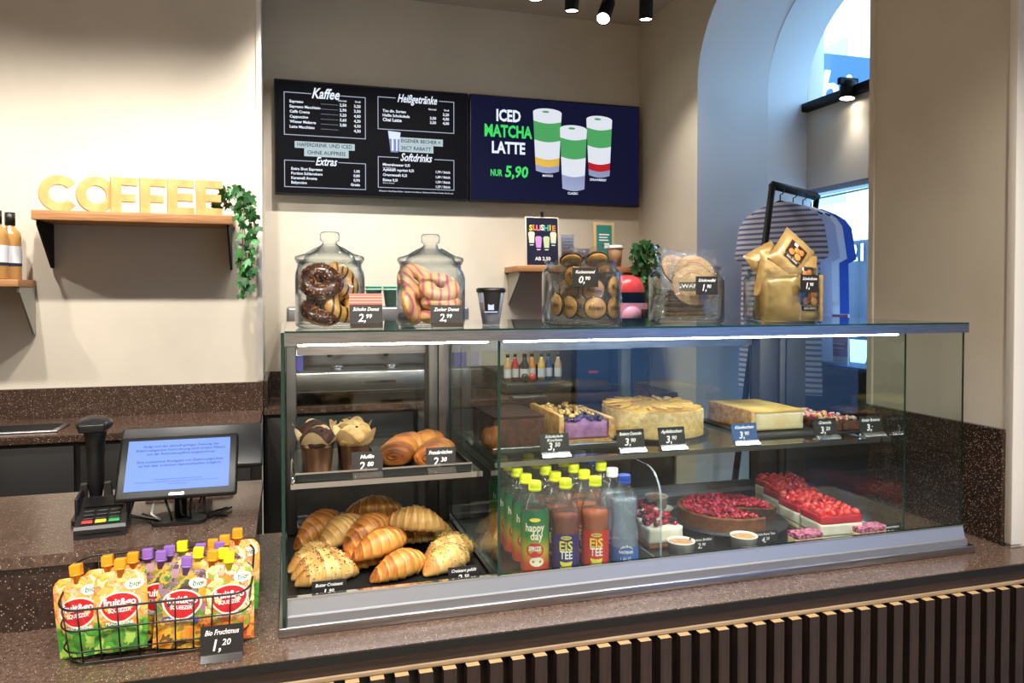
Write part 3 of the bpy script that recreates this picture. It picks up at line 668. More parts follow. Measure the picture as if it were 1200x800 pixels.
def drink(cx, v0, h, w, syrup, d):
    """printed latte glass: foam, green matcha, milk, syrup"""
    g = MB(); hw = lambda k: w * (0.40 + 0.10 * k)
    def bandq(k0, k1, mb, dd=0.0, dip=0.0):
        n = 10
        V = [(cx + hw(k0) * (2 * i / n - 1), v0 + h * k0 - dip * math.sin(PI * i / n), 0) for i in range(n + 1)] + [(cx + hw(k1) * (2 * i / n - 1), v0 + h * k1 - dip * math.sin(PI * i / n), 0) for i in range(n + 1)]
        mb.add(V, [(i, i + 1, n + 2 + i, n + 1 + i) for i in range(n)], M=D(0, 0, d + dd))
    for nm, m, k0, k1 in (('glass_foot', 'screen_glass', 0.0, 0.10), ('syrup', syrup, 0.06, 0.22), ('milk', 'screen_milk', 0.20, 0.52), ('matcha', 'screen_matcha', 0.50, 0.80), ('foam', 'screen_milk', 0.78, 0.95)):
        mb = MB(); bandq(k0, k1, mb, 0.0002 * len(nm), 0.012)
        if nm == 'foam': mb.prism(ell(cx, v0 + h * 0.94, hw(0.95), 0.022), 0, 0.0001, M=D(0, 0, d + 0.0012))
        mb.build(nm, m, t)
    lf = MB(); lf.prism(ell(cx - 0.01, v0 + h * 0.95, 0.02, 0.006), 0, 0.0001, M=D(0, 0, d + 0.0016)); lf.build('mint_leaf', 'screen_matcha', t)
drink(0.430, 0.175, 0.335, 0.165, 'screen_mango', 0.0); drink(0.733, 0.165, 0.325, 0.155, 'screen_red', 0.0); drink(0.580, 0.085, 0.345, 0.160, 'screen_glass', 0.002)

# ------------------------------------------------------------------ wooden shelves on the left wall
def bracket(mb_y0, z1, drop, depth):
    """side plate, YZ outline: deep at the top, tapering to the wall"""
    return [(mb_y0, z1), (mb_y0 - depth, z1), (mb_y0 - depth, z1 - 0.02), (mb_y0 - 0.022, z1 - drop), (mb_y0, z1 - drop)]
sh = thing('wall_shelf', 'long wooden wall shelf on black brackets carrying the wooden letters', 'shelf', (-0.573, 3.489, 1.888))
MB().box(-0.932, -0.213, 3.275, 3.4895, 1.889, 1.926, b=0.0015).build('board', 'shelf_wood', sh, world=True)
for xx in (-0.915, -0.232):
    MB().prism(bracket(3.4895, 1.8885, 0.178, 0.20), xx - 0.004, xx + 0.004, M=Myz).build('bracket', 'black_matte', sh, world=True)
s2 = thing('wall_shelf', 'lower wooden wall shelf with grey bracket cut off at left edge', 'shelf', (-1.3, 3.489, 1.632))
MB().box(-1.75, -0.978, 3.275, 3.4895, 1.633, 1.661, b=0.0015).build('board', 'shelf_wood', s2, world=True)
mat('bracket_grey', '#9a9488', 0.5)
for xx in (-0.984, -1.74): MB().prism(bracket(3.4895, 1.6325, 0.19, 0.19), xx - 0.004, xx + 0.004, M=Myz).build('bracket', 'bracket_grey', s2, world=True)
# syrup bottles on the lower shelf
mat('syrup', '#b98c50', 0.12, coat=0.6); mat('label_white', '#dcdce0', 0.5); mat('label_navy', '#23243a', 0.5)
def syrup_bottle(label, x, y):
    b = thing('syrup_bottle', label, 'bottle', (x, y, 1.6615), group='syrup bottles on the lower shelf')
    MB().lathe([(0, 0), (0.036, 0), (0.0375, 0.004), (0.0375, 0.165), (0.034, 0.185), (0.016, 0.205), (0.0145, 0.225), (0, 0.225)], 24).build('bottle_body', 'syrup', b)
    MB().lathe([(0.0382, 0.06), (0.0382, 0.13)], 24).build('paper_label', 'label_white', b)
    MB().lathe([(0.0384, 0.052), (0.0384, 0.064)], 24).build('label_band', 'label_navy', b)
    MB().lathe([(0, 0.212), (0.018, 0.212), (0.018, 0.262), (0, 0.264)], 20).build('cap', 'plastic_black', b)
syrup_bottle('amber syrup bottle with white label, nearest the shelf end', -1.038, 3.395); syrup_bottle('amber syrup bottle with white label, cut by the photo edge', -1.062, 3.325); syrup_bottle('amber syrup bottle standing further left on lower shelf', -1.17, 3.39)
# COFFEE letters
def ring(ro, ri, a0=0, a1=360, n=40, sy=1.0):
    o = [(ro * math.cos(math.radians(a0 + (a1 - a0) * i / n)), sy * ro * math.sin(math.radians(a0 + (a1 - a0) * i / n))) for i in range(n + 1)]
    return o, [(ri * math.cos(math.radians(a0 + (a1 - a0) * i / n)), sy * ri * math.sin(math.radians(a0 + (a1 - a0) * i / n))) for i in range(n + 1)]
def letter(ch, label, x, y, rz):
    H, Wd, st, dp = 0.140, 0.105, 0.036, 0.034; mb = MB()
    if ch in 'CO':
        o, i = ring(0.070, 0.036, *((38, 322) if ch == 'C' else (0, 360)), n=44); n = len(o)
        c = lambda p, z: (p[0] + 0.07, p[1] + 0.07, z)
        V = [c(p, 0) for p in o] + [c(p, 0) for p in i] + [c(p, dp) for p in o] + [c(p, dp) for p in i]
        F = []
        for k in range(n - 1):
            F += [(k, n + k, n + k + 1, k + 1), (2 * n + k, 2 * n + k + 1, 3 * n + k + 1, 3 * n + k)]
        mb.add(V, F); mb.add(V, [(k, k + 1, 2 * n + k + 1, 2 * n + k) for k in range(n - 1)] + [(n + k + 1, n + k, 3 * n + k, 3 * n + k + 1) for k in range(n - 1)], smooth=True)
        if ch == 'C': mb.add(V, [(0, 2 * n, 3 * n, n), (n - 1, 2 * n - 1, 4 * n - 1, 3 * n - 1)])
    else:
        b = 0.029
        P = [(0, 0), (st, 0), (st, 0.046), (0.085, 0.046), (0.085, 0.046 + b), (st, 0.046 + b), (st, H - b), (0.095, H - b), (0.095, H), (0, H)] if ch == 'F' else \
            [(0, 0), (0.098, 0), (0.098, b), (st, b), (st, 0.0555), (0.094, 0.0555), (0.094, 0.0845), (st, 0.0845), (st, H - b), (0.098, H - b), (0.098, H), (0, H)]
        mb.prism(P, 0, dp)
    o = mb.build('letter_' + ch.lower(), 'letter_wood'); o.matrix_basis = T(x, y, 1.9265) @ RZ(rz) @ FRONT
    return tag(o, label, 'letter', 'wooden letters on the coffee shelf')
for ch, lb, x, rz in (('C', 'pale wooden letter C, first on the shelf', -0.925, 0.30), ('O', 'pale wooden letter O between the C and the first F', -0.795, 0.30), ('F', 'pale wooden letter F directly after the O', -0.672, 0.30),
                      ('F', 'pale wooden letter F directly before the E pair', -0.567, 0.28), ('E', 'pale wooden letter E beside the second F', -0.465, 0.22), ('E', 'pale wooden letter E in front of the trailing ivy', -0.357, 0.17)):
    letter(ch, lb, x, 3.335, rz)
# trailing ivy
mat('ivy', '#2f6a33', 0.45, col2='#1f4a26', nscale=25, nlo=0.35, nhi=0.7); mat('ivy_pale', '#4d9148', 0.45, col2='#2f7336', nscale=25); mat('stem', '#7a6a45', 0.7)
def leaf_mesh(name, m):
    pts = [(0, -0.1), (0.30, -0.28), (0.62, 0.02), (0.36, 0.18), (0.42, 0.56), (0.16, 0.50), (0, 1.0), (-0.16, 0.50), (-0.42, 0.56), (-0.36, 0.18), (-0.62, 0.02), (-0.30, -0.28)]
    V = [(0, 0.2, 0)] + [(x, y, -0.35 * abs(x) - 0.10 * y * y) for x, y in pts]
    return MB().add(V, [(0, i + 1, (i + 1) % 12 + 1) for i in range(12)], smooth=True).mesh(name, m)
IVY = [leaf_mesh('ivy_leaf', 'ivy'), leaf_mesh('ivy_leaf', 'ivy_pale')]
def ivy(name, label, base, strands, leaf, rnd, cat='plant'):
    t = thing(name, label, cat, base)
    for pts, n in strands:
        pts = [Vector(p) for p in pts]
        MB().tube(pts, 0.0022, 5).build('stem', 'stem', t)
        seg = len(pts) - 1
        for i in range(n):
            u = (i + 0.5) / n * seg; k = min(int(u), seg - 1); p = pts[k].lerp(pts[k + 1], u - k)
            sc = leaf * rnd.uniform(0.75, 1.2)
            o = link('leaf', IVY[0 if rnd.random() < 0.7 else 1], t); o.location = p + Vector((rnd.uniform(-1, 1) * 0.022, rnd.uniform(-1, 0.4) * 0.02, rnd.uniform(-0.01, 0.01)))
            o.rotation_euler = (rnd.uniform(0.9, 1.9), rnd.uniform(-0.5, 0.5), rnd.uniform(-1.2, 1.2) + (PI if rnd.random() < 0.25 else 0)); o.scale = (sc, sc, sc)
            o.rotation_euler.rotate_axis('Z', PI + rnd.uniform(-0.9, 0.9))
    return t
rv = random.Random(5)
ivy('trailing_ivy', 'green artificial ivy trailing down from the right end of coffee shelf', (-0.205, 3.31, 1.9275), [
    ([(-0.10, 0.07, 0.05), (-0.03, 0.03, 0.11), (0.02, -0.01, 0.10), (0.035, -0.03, 0.02), (0.04, -0.03, -0.10), (0.045, -0.03, -0.20), (0.05, -0.03, -0.30)], 30),
    ([(-0.06, 0.09, 0.03), (0.00, 0.0, 0.12), (0.045, -0.02, 0.08), (0.075, -0.03, -0.02), (0.072, -0.03, -0.14), (0.06, -0.03, -0.24)], 26),
    ([(0.0, 0.03, 0.04), (0.028, -0.02, 0.02), (0.03, -0.03, -0.12), (0.02, -0.03, -0.22), (0.035, -0.03, -0.34)], 18),
    ([(0.03, 0.03, 0.09), (0.06, -0.01, 0.04), (0.085, -0.02, -0.06)], 12)], 0.038, rv)

# ------------------------------------------------------------------ shelf and items under the matcha screen
s3 = thing('wall_shelf', 'short wooden wall shelf under the matcha screen with grey brackets', 'shelf', (1.5, 3.939, 1.72))
MB().box(1.128, 1.925, 3.70, 3.9395, 1.722, 1.752, b=0.0015).build('board', 'shelf_wood', s3, world=True)
for xx in (1.15, 1.90): MB().prism(bracket(3.9395, 1.7215, 0.165, 0.215), xx - 0.004, xx + 0.004, M=Myz).build('bracket', 'bracket_grey', s3, world=True)
mat('poster_navy', '#1b1a33', 0.35, coat=0.4); mat('frame_pale', '#d8cdb8', 0.5); mat('slush_yellow', '#d9c94c', 0.5); mat('slush_pink', '#c98fd6', 0.5); mat('slush_green', '#bdd0a0', 0.5); mat('slush_cream', '#d9d8c0', 0.5)
mat('p_orange', '#e08a3c', 0.5); mat('p_pink', '#e07a9a', 0.5); mat('p_teal', '#4cae9c', 0.5)
po = thing('slushie_poster', 'dark framed slushie poster with four cups standing on the short shelf', 'poster', (1.278, 3.735, 1.7525), 0.0, rot=(-0.06, 0, 0))
MB().box(-0.092, 0.092, 0.0, 0.012, 0.0, 0.258, b=0.002).build('frame', 'frame_pale', po)
MB().box(-0.086, 0.086, -0.0012, 0.001, 0.006, 0.252).build('print', 'poster_navy', po)
for k, (ch, m) in enumerate(zip('SLUSHIE', ('slush_yellow', 'p_orange', 'p_pink', 'slush_cream', 'p_teal', 'slush_yellow', 'p_orange'))):
    MB().text(ch, 0.040, T(-0.063 + k * 0.0212, -0.0018, 0.198 + 0.002 * (k % 2)) @ FRONT, bold=0.04).build('lettering', m, po)
for x, z, m in ((-0.060, 0.150, 'slush_cream'), (-0.022, 0.126, 'slush_pink'), (0.022, 0.126, 'slush_green'), (0.060, 0.150, 'slush_cream')):
    c = MB(); c.prism([(x - 0.013, z - 0.03), (x + 0.013, z - 0.03), (x + 0.018, z + 0.022), (x + 0.010, z + 0.030), (x - 0.010, z + 0.030), (x - 0.018, z + 0.022)], 0, 0.0004, M=T(0, -0.0018, 0) @ FRONT); c.build('cup_picture', m, po)
MB().box(-0.008, 0.008, -0.004, 0.0, 0.2585, 0.285, b=0.002).build('clip', 'black_matte', po)
lt = MB()
for x, z, w in ((-0.060, 0.108, 0.02), (-0.022, 0.084, 0.02), (0.022, 0.084, 0.02), (0.060, 0.108, 0.02)): lt.box(x - w / 2, x + w / 2, -0.0019, -0.0014, z, z + 0.004)
lt.text('AB 2,50', 0.026, T(0.0, -0.0019, 0.038) @ FRONT, bold=0.02, w=0.085); lt.build('caption', 'white_print', po, kind='stuff')
mat('teal_print', '#2e7f78', 0.5); mat('gold_wood', '#c9a877', 0.5)
te = thing('framed_notice', 'small teal notice in pale wooden frame on the short shelf', 'notice', (1.655, 3.80, 1.7525), 0.0, rot=(-0.05, 0, 0))
MB().box(-0.062, 0.062, 0, 0.012, 0.0, 0.245, b=0.002).build('frame', 'gold_wood', te)
MB().box(-0.045, 0.045, -0.001, 0.001, 0.018, 0.23).build('print', 'teal_print', te)
MB().box(-0.03, 0.03, -0.0018, -0.0012, 0.175, 0.182).box(-0.03, 0.02, -0.0018, -0.0012, 0.16, 0.166).box(-0.03, 0.025, -0.0018, -0.0012, 0.145, 0.151).box(0.0, 0.03, -0.0018, -0.0012, 0.105, 0.132).build('print_lines', 'white_print', te, kind='stuff')
clear('cup_clear', '#e4eaf4', 1.4, body='#cfd8ea', bodyw=0.25)
def cupstack(label, x, y, n, z0=1.7525, r=0.036, h=0.095, m='cup_clear', name='cup_stack', grp=None):
    t = thing(name, label, 'cups', (x, y, z0), group=grp)
    for i in range(n):
        MB().lathe([(0, 0), (r * 0.72, 0), (r, h), (r * 1.05, h), (r * 1.05, h - 0.004)], 20, M=T(0, 0, i * 0.016)).build('cup', m, t)
    return t
cupstack('tall stack of clear plastic cups behind the cookie jar', 1.45, 3.83, 6); cupstack('lower stack of clear plastic cups beside the tall one', 1.545, 3.84, 3, h=0.07)
t = thing('paper_cup', 'brown paper cup with white lid on short shelf', 'cup', (1.70, 3.76, 1.7525))
mat('kraft', '#9c7650', 0.6); MB().lathe([(0, 0), (0.03, 0), (0.04, 0.1), (0, 0.1)], 20).build('body', 'kraft', t); MB().lathe([(0, 0.0985), (0.043, 0.0985), (0.043, 0.108), (0.036, 0.112), (0.035, 0.118), (0, 0.118)], 20).build('lid', 'white_plastic', t)
ivy('ivy_plant', 'dark bushy ivy plant hanging over the right end of short shelf', (1.84, 3.75, 1.7525), [
    ([(0, 0.02, 0.02), (-0.03, -0.05, 0.12), (-0.07, -0.07, 0.10), (-0.08, -0.08, 0.0)], 22), ([(0, 0.0, 0.02), (0.02, -0.05, 0.13), (0.05, -0.08, 0.10), (0.06, -0.08, -0.02), (0.05, -0.08, -0.16)], 26),
    ([(0, 0.0, 0.02), (0, -0.07, 0.15), (0.0, -0.08, 0.05), (-0.01, -0.08, -0.08), (0.0, -0.08, -0.20)], 28), ([(0.02, 0, 0.02), (-0.03, -0.08, 0.08), (-0.05, -0.08, -0.04), (-0.03, -0.08, -0.14)], 24)], 0.045, rv)
# slush machine in pink and red
mat('slush_body', '#e2a3bd', 0.35); mat('slush_red', '#e2484e', 0.3, coat=0.4)
sm = thing('slush_machine', 'pink drink machine with red domed top behind the jars', 'machine', (1.705, 3.62, 1.1005))
MB().prism(rrect(0.18, 0.20, 0.03), 0.0, 0.3295).build('base', 'plastic_black', sm); MB().prism(rrect(0.175, 0.20, 0.05), 0.33, 0.46).build('body', 'slush_body', sm)
MB().prism(rrect(0.170, 0.19, 0.05), 0.4605, 0.515).build('dark_window', 'bus_glass', sm)
MB().lathe([(0.088, 0.0), (0.088, 0.02), (0.080, 0.05), (0.06, 0.075), (0.03, 0.088), (0, 0.09)], 28, M=T(0, 0, 0.5155) @ S3(1, 1.1, 1)).build('dome', 'slush_red', sm)
MB().lathe([(0, 0), (0.05, 0), (0.048, 0.02), (0, 0.022)], 24, M=T(-0.02, -0.09, 0.395) @ RX(PI / 2)).build('front_disc', 'slush_body', sm)
MB().box(0.03, 0.055, -0.145, -0.10, 0.34, 0.43, b=0.006).build('tap_handle', 'plastic_black', sm)
# ------------------------------------------------------------------ price tags
def price_tag(label, title, price, sup, loc, rz=0.0, w=0.076, h=0.052, lean=-0.22, foot=True, face='card', strip=None, group='price tags', title2=None, base=0.006):
    t = thing('price_tag', label, 'price tag', loc, rz, group)
    K = T(0, 0, base) @ RX(lean)
    MB().box(-w / 2, w / 2, 0, 0.0016, 0, h, M=K).build('card', face, t)
    lt = MB(); q = K @ T(0, -0.0006, 0) @ FRONT
    if title2: lt.text(title, h * 0.19, q @ T(0, h * 0.86, 0), shear=0.3, bold=0.012, w=w * 0.62); lt.text(title2, h * 0.19, q @ T(0, h * 0.68, 0), shear=0.3, bold=0.012, w=w * 0.52)
    else: lt.text(title, h * 0.235, q @ T(0, h * 0.78, 0), shear=0.35, bold=0.014, w=min(w * 0.80, len(title) * w * 0.075))
    lt.text(price + ',', h * 0.50, q @ T(-w * 0.02, h * 0.37, 0), shear=0.2, bold=0.014, align='R')
    lt.text(sup, h * 0.27, q @ T(0, h * 0.45, 0), shear=0.2, bold=0.016, align='L')
    lt.build('lettering', 'white_print', t, kind='stuff')
    if strip:
        MB().box(-w / 2, w / 2, 0.0, 0.0015, h, h + 0.024, M=K).build('header_strip', strip, t)
    if foot:
        MB().add([(-w * 0.48, -0.014, 0), (w * 0.48, -0.014, 0), (w * 0.48, -0.014, 0.003), (-w * 0.48, -0.014, 0.003), (-w * 0.48, -0.003, 0.013), (w * 0.48, -0.003, 0.013), (-w * 0.48, 0.014, 0.0), (w * 0.48, 0.014, 0.0), (-w * 0.48, 0.004, 0.006), (w * 0.48, 0.004, 0.006)],
                 [(0, 1, 2, 3), (3, 2, 5, 4), (4, 5, 9, 8), (8, 9, 7, 6), (0, 6, 7, 1), (0, 3, 4, 8, 6), (1, 7, 9, 5, 2)]).build('holder', 'chrome', t)
    return t
price_tag('black price tag reading 1,20 in front of the fruit pouches', 'Bio Fruchtmus', '1', '20', (-0.125, 1.535, 0.9005), 0.0, w=0.078, h=0.058)

# ------------------------------------------------------------------ wire basket with fruit pouches
bk = thing('wire_basket', 'black wire basket full of fruit pouches on the counter', 'basket', (-0.245, 1.655, 0.9005))
def rr3(w, d, r, z0, z1):   # rim outline, front lower than back
    return [(x, y, z0 + (z1 - z0) * (y + d / 2) / d) for x, y in rrect(w, d, r, 6)]
for (w, d, z0, z1, rad) in ((0.345, 0.170, 0.112, 0.160, 0.0022), (0.340, 0.166, 0.072, 0.105, 0.0017), (0.332, 0.160, 0.030, 0.045, 0.0017), (0.315, 0.145, 0.006, 0.006, 0.0022)):
    MB().tube(rr3(w, d, 0.035, z0, z1), rad, 6, closed=True).build('hoop', 'black', bk)
for i in range(9):
    x = -0.135 + i * 0.27 / 8
    for sg, zt in ((-1, 0.112), (1, 0.160)):
        MB().tube([(x * 0.95, 0, 0.004), (x * 0.95, sg * 0.0725, 0.006), (x, sg * 0.085, zt)], 0.0016, 5).build('wire', 'black', bk)
for i in range(4):
    y = -0.045 + i * 0.03
    for sg in (-1, 1): MB().tube([(0, y, 0.004), (sg * 0.1575, y, 0.006), (sg * 0.1725, y, 0.112 + 0.048 * (y + 0.085) / 0.17)], 0.0016, 5).build('wire', 'black', bk)
blotches('pouch_orange', ['#f2a23c', '#f9cf74', '#e8702e', '#f6e2b4', '#f08a2c', '#f7b64a'], 70, ['#3f8f34', '#5fae3c', '#2f6f2c', '#a9cf58'], 0.066, 0.010)
blotches('pouch_purple', ['#4a2f36', '#6f9a4a', '#e0ad3a', '#36542f', '#b78aa4', '#5b3a44'], 62, ['#d8a02c', '#3a2b2a', '#e9b93e', '#e08a2c'], 0.055, 0.012)
blotches('pouch_yellow', ['#c3d640', '#efe6bc', '#d23c34', '#8cb83a', '#f3ecca', '#d8e070'], 70, ['#e05a3a', '#f0b040', '#c6302c', '#8cb83a'], 0.055, 0.012)
for n, c in (('cap_orange', '#f39a1e'), ('cap_purple', '#8a63b4'), ('cap_yellow', '#efe01e'), ('logo_red', '#c4242b'), ('logo_cream', '#f6efdc'), ('oval_white', '#f4f5f0'), ('bio_green', '#2d7f4e'), ('band_orange', '#ee8a2a'), ('band_blue', '#4a57a8'), ('band_green', '#8ab23c')):
    mat(n, c, 0.35, coat=0.2)
PW, PH = 0.049, 0.160
def p_half(z):
    k = z / PH
    return PW * (0.97 + 0.03 * math.sin(k * PI)) * (1 if k < 0.86 else math.sqrt(max(0.0, 1 - ((k - 0.86) / 0.16) ** 2)) * 0.55 + 0.45)
def p_front(x, z, d=0.0):
    k = max(0, min(1, z / PH)); th = 0.0115 * (math.sin(PI * min(1, 0.10 + k * 0.9)) ** 0.6) + 0.0008; u = min(1, abs(x) / p_half(z))
    return Vector((x, -th * max(0.0, 1 - u ** 2.4) - 0.0006 * math.sin(x * 300 + z * 170) - d, z))
def make_pouch(kind):
    t = thing('fruit_pouch', 'fruit pouch', 'pouch', (0, 0, 0))
    n = 16; rows = [PH * i / 18 for i in range(19)]
    V = []
    for s in (1, -1):
        for z in rows:
            for c in range(n + 1):
                p = p_front((2 * c / n - 1) * p_half(z), z); V.append((p.x, p.y * s, p.z))
    m = n + 1; N = len(rows) * m
    F = [(r * m + c, r * m + c + 1, (r + 1) * m + c + 1, (r + 1) * m + c) for r in range(len(rows) - 1) for c in range(n)]
    F += [tuple(i + N for i in f[::-1]) for f in F]
    MB().add(V, F, smooth=True).build('bag', 'pouch_' + kind, t)
    cp = MB(); cp.lathe([(0, -0.012), (0.007, -0.012), (0.007, 0.004), (0.0125, 0.004), (0.0125, 0.007), (0.0095, 0.008)], 14, M=T(0, 0, PH)); cp.box(-0.0105, 0.0105, -0.0085, 0.0085, 0.007, 0.026, b=0.0015, M=T(0, 0, PH), seg=1)
    cp.build('cap', 'cap_' + kind, t)
    def decal(poly, d): return MB().add([p_front(*q, d) for q in [poly_c(poly)] + poly], [(0, i + 1, (i + 1) % len(poly) + 1) for i in range(len(poly))])
    def poly_c(p): return (sum(a for a, b in p) / len(p), sum(b for a, b in p) / len(p))
    lobe = lambda k: [((0.034 * math.cos(a)) * k, 0.094 + k * (0.024 * math.sin(a) if math.sin(a) > 0 else 0.031 * math.sin(a) * (0.65 + 0.35 * abs(math.sin(a))))) for a in [2 * PI * i / 36 for i in range(36)]]
    decal(lobe(1.12), 0.0009).build('logo_border', 'logo_cream', t); decal(lobe(1.0), 0.0013).build('logo', 'logo_red', t)
    tx = MB(); tx.text('fruit&go', 0.021, bold=0.03, w=0.059, fn=lambda x, y: p_front(x, 0.100 + y, 0.0018)); tx.text('SQUEEZER', 0.0105, bold=0.03, w=0.042, fn=lambda x, y: p_front(x, 0.0845 + y, 0.0018)); tx.build('logo_lettering', 'white_print', t)
    decal(ell(0.026, 0.133, 0.0175, 0.0105, 20), 0.0009).build('oval', 'oval_white', t)
    MB().text('bio', 0.016, shear=0.2, bold=0.01, w=0.019, fn=lambda x, y: p_front(0.026 + x, 0.133 + y, 0.0014)).build('oval_lettering', 'bio_green', t)
    decal([(-0.033, 0.052), (0.033, 0.052), (0.034, 0.060), (0.030, 0.065), (0, 0.0675), (-0.030, 0.065), (-0.034, 0.060)], 0.0010).build('flavour_band', {'orange': 'band_orange', 'purple': 'band_blue', 'yellow': 'band_green'}[kind], t)
    MB().text({'orange': 'PEACHURINE', 'purple': 'SUMMER BREEZE', 'yellow': 'BERRY MIX'}[kind], 0.0085, bold=0.02, w=0.050, fn=lambda x, y: p_front(x, 0.0585 + y, 0.0016)).build('flavour_lettering', 'white_print', t)
    return t
proto = {k: make_pouch(k) for k in ('orange', 'purple', 'yellow')}
used = set()
def pouch(kind, label, x, y, z, lean, roll, yaw=0.0):
    t = proto[kind] if kind not in used else dup(proto[kind], (0, 0, 0)); used.add(kind)
    t.location = (x, y - 0.03, max(0.9065, z - 0.012)); t.rotation_euler = (lean, roll, yaw); t.scale = (0.97, 0.97, 0.94); tag(t, label, 'pouch', 'fruit pouches in the wire basket')
for a in (('orange', 'orange fruit pouch with orange cap, frontmost, logo in full view', -0.312, 1.632, 0.926, -0.10, -0.02, 0.0), ('purple', 'dark pouch with purple cap and blue flavour band, frontmost in the middle', -0.212, 1.632, 0.911, -0.10, 0.10, 0.0),
          ('yellow', 'green-yellow pouch with yellow cap at front right of basket', -0.116, 1.634, 0.906, -0.10, 0.0, 0.05), ('orange', 'orange pouch leaning out at front left corner of basket', -0.378, 1.648, 0.900, -0.06, -0.12, -0.2),
          ('orange', 'orange pouch half hidden right of the front purple-capped one', -0.166, 1.660, 0.912, -0.08, 0.10, 0.0), ('orange', 'orange-capped pouch just behind the frontmost orange one', -0.336, 1.662, 0.925, -0.10, -0.05, 0.0),
          ('orange', 'orange-capped pouch, third in the left row', -0.306, 1.687, 0.915, -0.10, 0.02, 0.0), ('purple', 'purple-capped pouch, left one of the close pair of purple caps', -0.278, 1.703, 0.908, -0.10, 0.0, 0.0), ('purple', 'purple-capped pouch, right one of the close pair of purple caps', -0.258, 1.682, 0.914, -0.10, 0.05, 0.0),
          ('yellow', 'yellow-capped pouch with slanting cap in the middle of basket', -0.196, 1.684, 0.908, -0.10, 0.10, 0.0), ('yellow', 'yellow-capped pouch directly behind the front right one', -0.133, 1.660, 0.914, -0.12, 0.02, 0.0), ('purple', 'purple-capped pouch behind the frontmost purple one', -0.238, 1.706, 0.920, -0.10, 0.0, 0.0),
          ('yellow', 'yellow-capped pouch at back centre of basket', -0.216, 1.729, 0.920, -0.10, 0.0, 0.0), ('purple', 'purple-capped pouch at back right of centre', -0.186, 1.707, 0.915, -0.10, 0.05, 0.0), ('orange', 'orange-capped pouch right of centre behind yellow caps', -0.164, 1.730, 0.917, -0.10, 0.05, 0.0),
          ('purple', 'purple-capped pouch almost hidden at back right', -0.146, 1.707, 0.914, -0.10, 0.03, 0.0), ('orange', 'orange-capped pouch second from the back right corner', -0.135, 1.732, 0.925, -0.08, 0.02, 0.0), ('orange', 'orange-capped pouch standing highest in the back right corner', -0.112, 1.752, 0.932, -0.06, 0.03, 0.0)): pouch(*a)

# ------------------------------------------------------------------ till equipment on the register counter
sc = thing('barcode_scanner', 'black hand scanner upright in its stand beside the terminal', 'scanner', (-0.445, 2.02, 1.0605), 0.1)
st = MB(); st.prism(rrect(0.10, 0.09, 0.02), 0.0, 0.010)
st.build('stand_foot', 'plastic_black', sc)
for sg in (-1, 1):
    MB().add([(sg * 0.018, -0.02, 0.010), (sg * 0.040, -0.02, 0.010), (sg * 0.032, -0.012, 0.088), (sg * 0.018, -0.012, 0.088), (sg * 0.018, 0.02, 0.010), (sg * 0.040, 0.02, 0.010), (sg * 0.032, 0.014, 0.088), (sg * 0.018, 0.014, 0.088)],
             [(0, 1, 2, 3), (7, 6, 5, 4), (0, 4, 5, 1), (1, 5, 6, 2), (2, 6, 7, 3), (3, 7, 4, 0)]).build('stand_cheek', 'plastic_black', sc)
MB().lathe([(0, 0.03), (0.009, 0.03), (0.013, 0.05), (0.016, 0.075), (0.019, 0.09), (0.0195, 0.15), (0.022, 0.19), (0.025, 0.21), (0.020, 0.225), (0, 0.23)], 20, M=S3(1, 1.15, 1)).build('handle', 'plastic_black', sc)
MB().ball((0, -0.012, 0.232), 0.030, 20, 12, sc=(1.32, 1.7, 0.70)).build('head', 'plastic_dark', sc)
MB().box(-0.028, 0.028, -0.068, -0.055, 0.220, 0.240, b=0.004).build('scan_window', 'black', sc)
MB().tube([(0, 0.0, 0.03), (0, -0.02, 0.01), (0.015, -0.03, 0.014), (0.0, 0.03, 0.013), (0.0, 0.10, 0.004), (-0.02, 0.22, 0.004)], 0.003, 6).build('cable', 'black', sc)
tm = thing('card_terminal', 'black card payment terminal with coloured keys on the register counter', 'card terminal', (-0.410, 1.925, 1.0605), 0.10)
tm.scale = (1.12, 1.12, 1.12)
prof = [(-0.055, 0.0), (0.075, 0.0), (0.075, 0.048), (0.060, 0.056), (-0.05, 0.024), (-0.055, 0.018)]
MB().prism(prof, -0.046, 0.046, M=Myz).build('housing', 'plastic_dark', tm)
Kt = T(0, 0, 0.0385) @ RX(math.atan2(0.032, 0.11))
MB().box(-0.036, 0.036, 0.014, 0.052, 0.0025, 0.0040, M=Kt).build('display', 'black', tm)
for r in range(4):
    for c in range(3):
        m = 'plastic_black' if r else ('key_red', 'key_yellow', 'key_green')[c]
        if m not in MATS: mat(m, {'key_red': '#c03a3a', 'key_yellow': '#d8c23a', 'key_green': '#2f9a55'}[m], 0.5)
        MB().box(-0.034 + c * 0.024, -0.014 + c * 0.024, -0.047 + r * 0.0145, -0.037 + r * 0.0145, 0.0015, 0.0050, M=Kt, b=0.001, seg=1).build('key', m, tm)
for sg in (-1, 1): MB().box(sg * 0.0465 - 0.0035, sg * 0.0465 + 0.0035, -0.01, 0.07, 0.02, 0.072, b=0.003).build('privacy_shield', 'plastic_black', tm)
MB().box(-0.038, 0.038, -0.0562, -0.0548, 0.008, 0.011).build('card_slot', 'black', tm)
mat('tablet_blue', '#33519a', emit='#5480ea', estr=0.72); mat('tablet_text', '#28407f', 0.6)
tb = thing('customer_display', 'tilted customer display with blue screen on the register counter', 'display', (-0.25, 1.92, 1.0605))
Kd = T(0, -0.03, 0.072) @ RX(-0.62)
MB().box(-0.132, 0.132, 0.0, 0.016, 0.0, 0.158, b=0.006, M=Kd).build('housing', 'plastic_black', tb)
MB().box(-0.113, 0.113, -0.0012, 0.0005, 0.020, 0.146, M=Kd).build('screen', 'tablet_blue', tb)
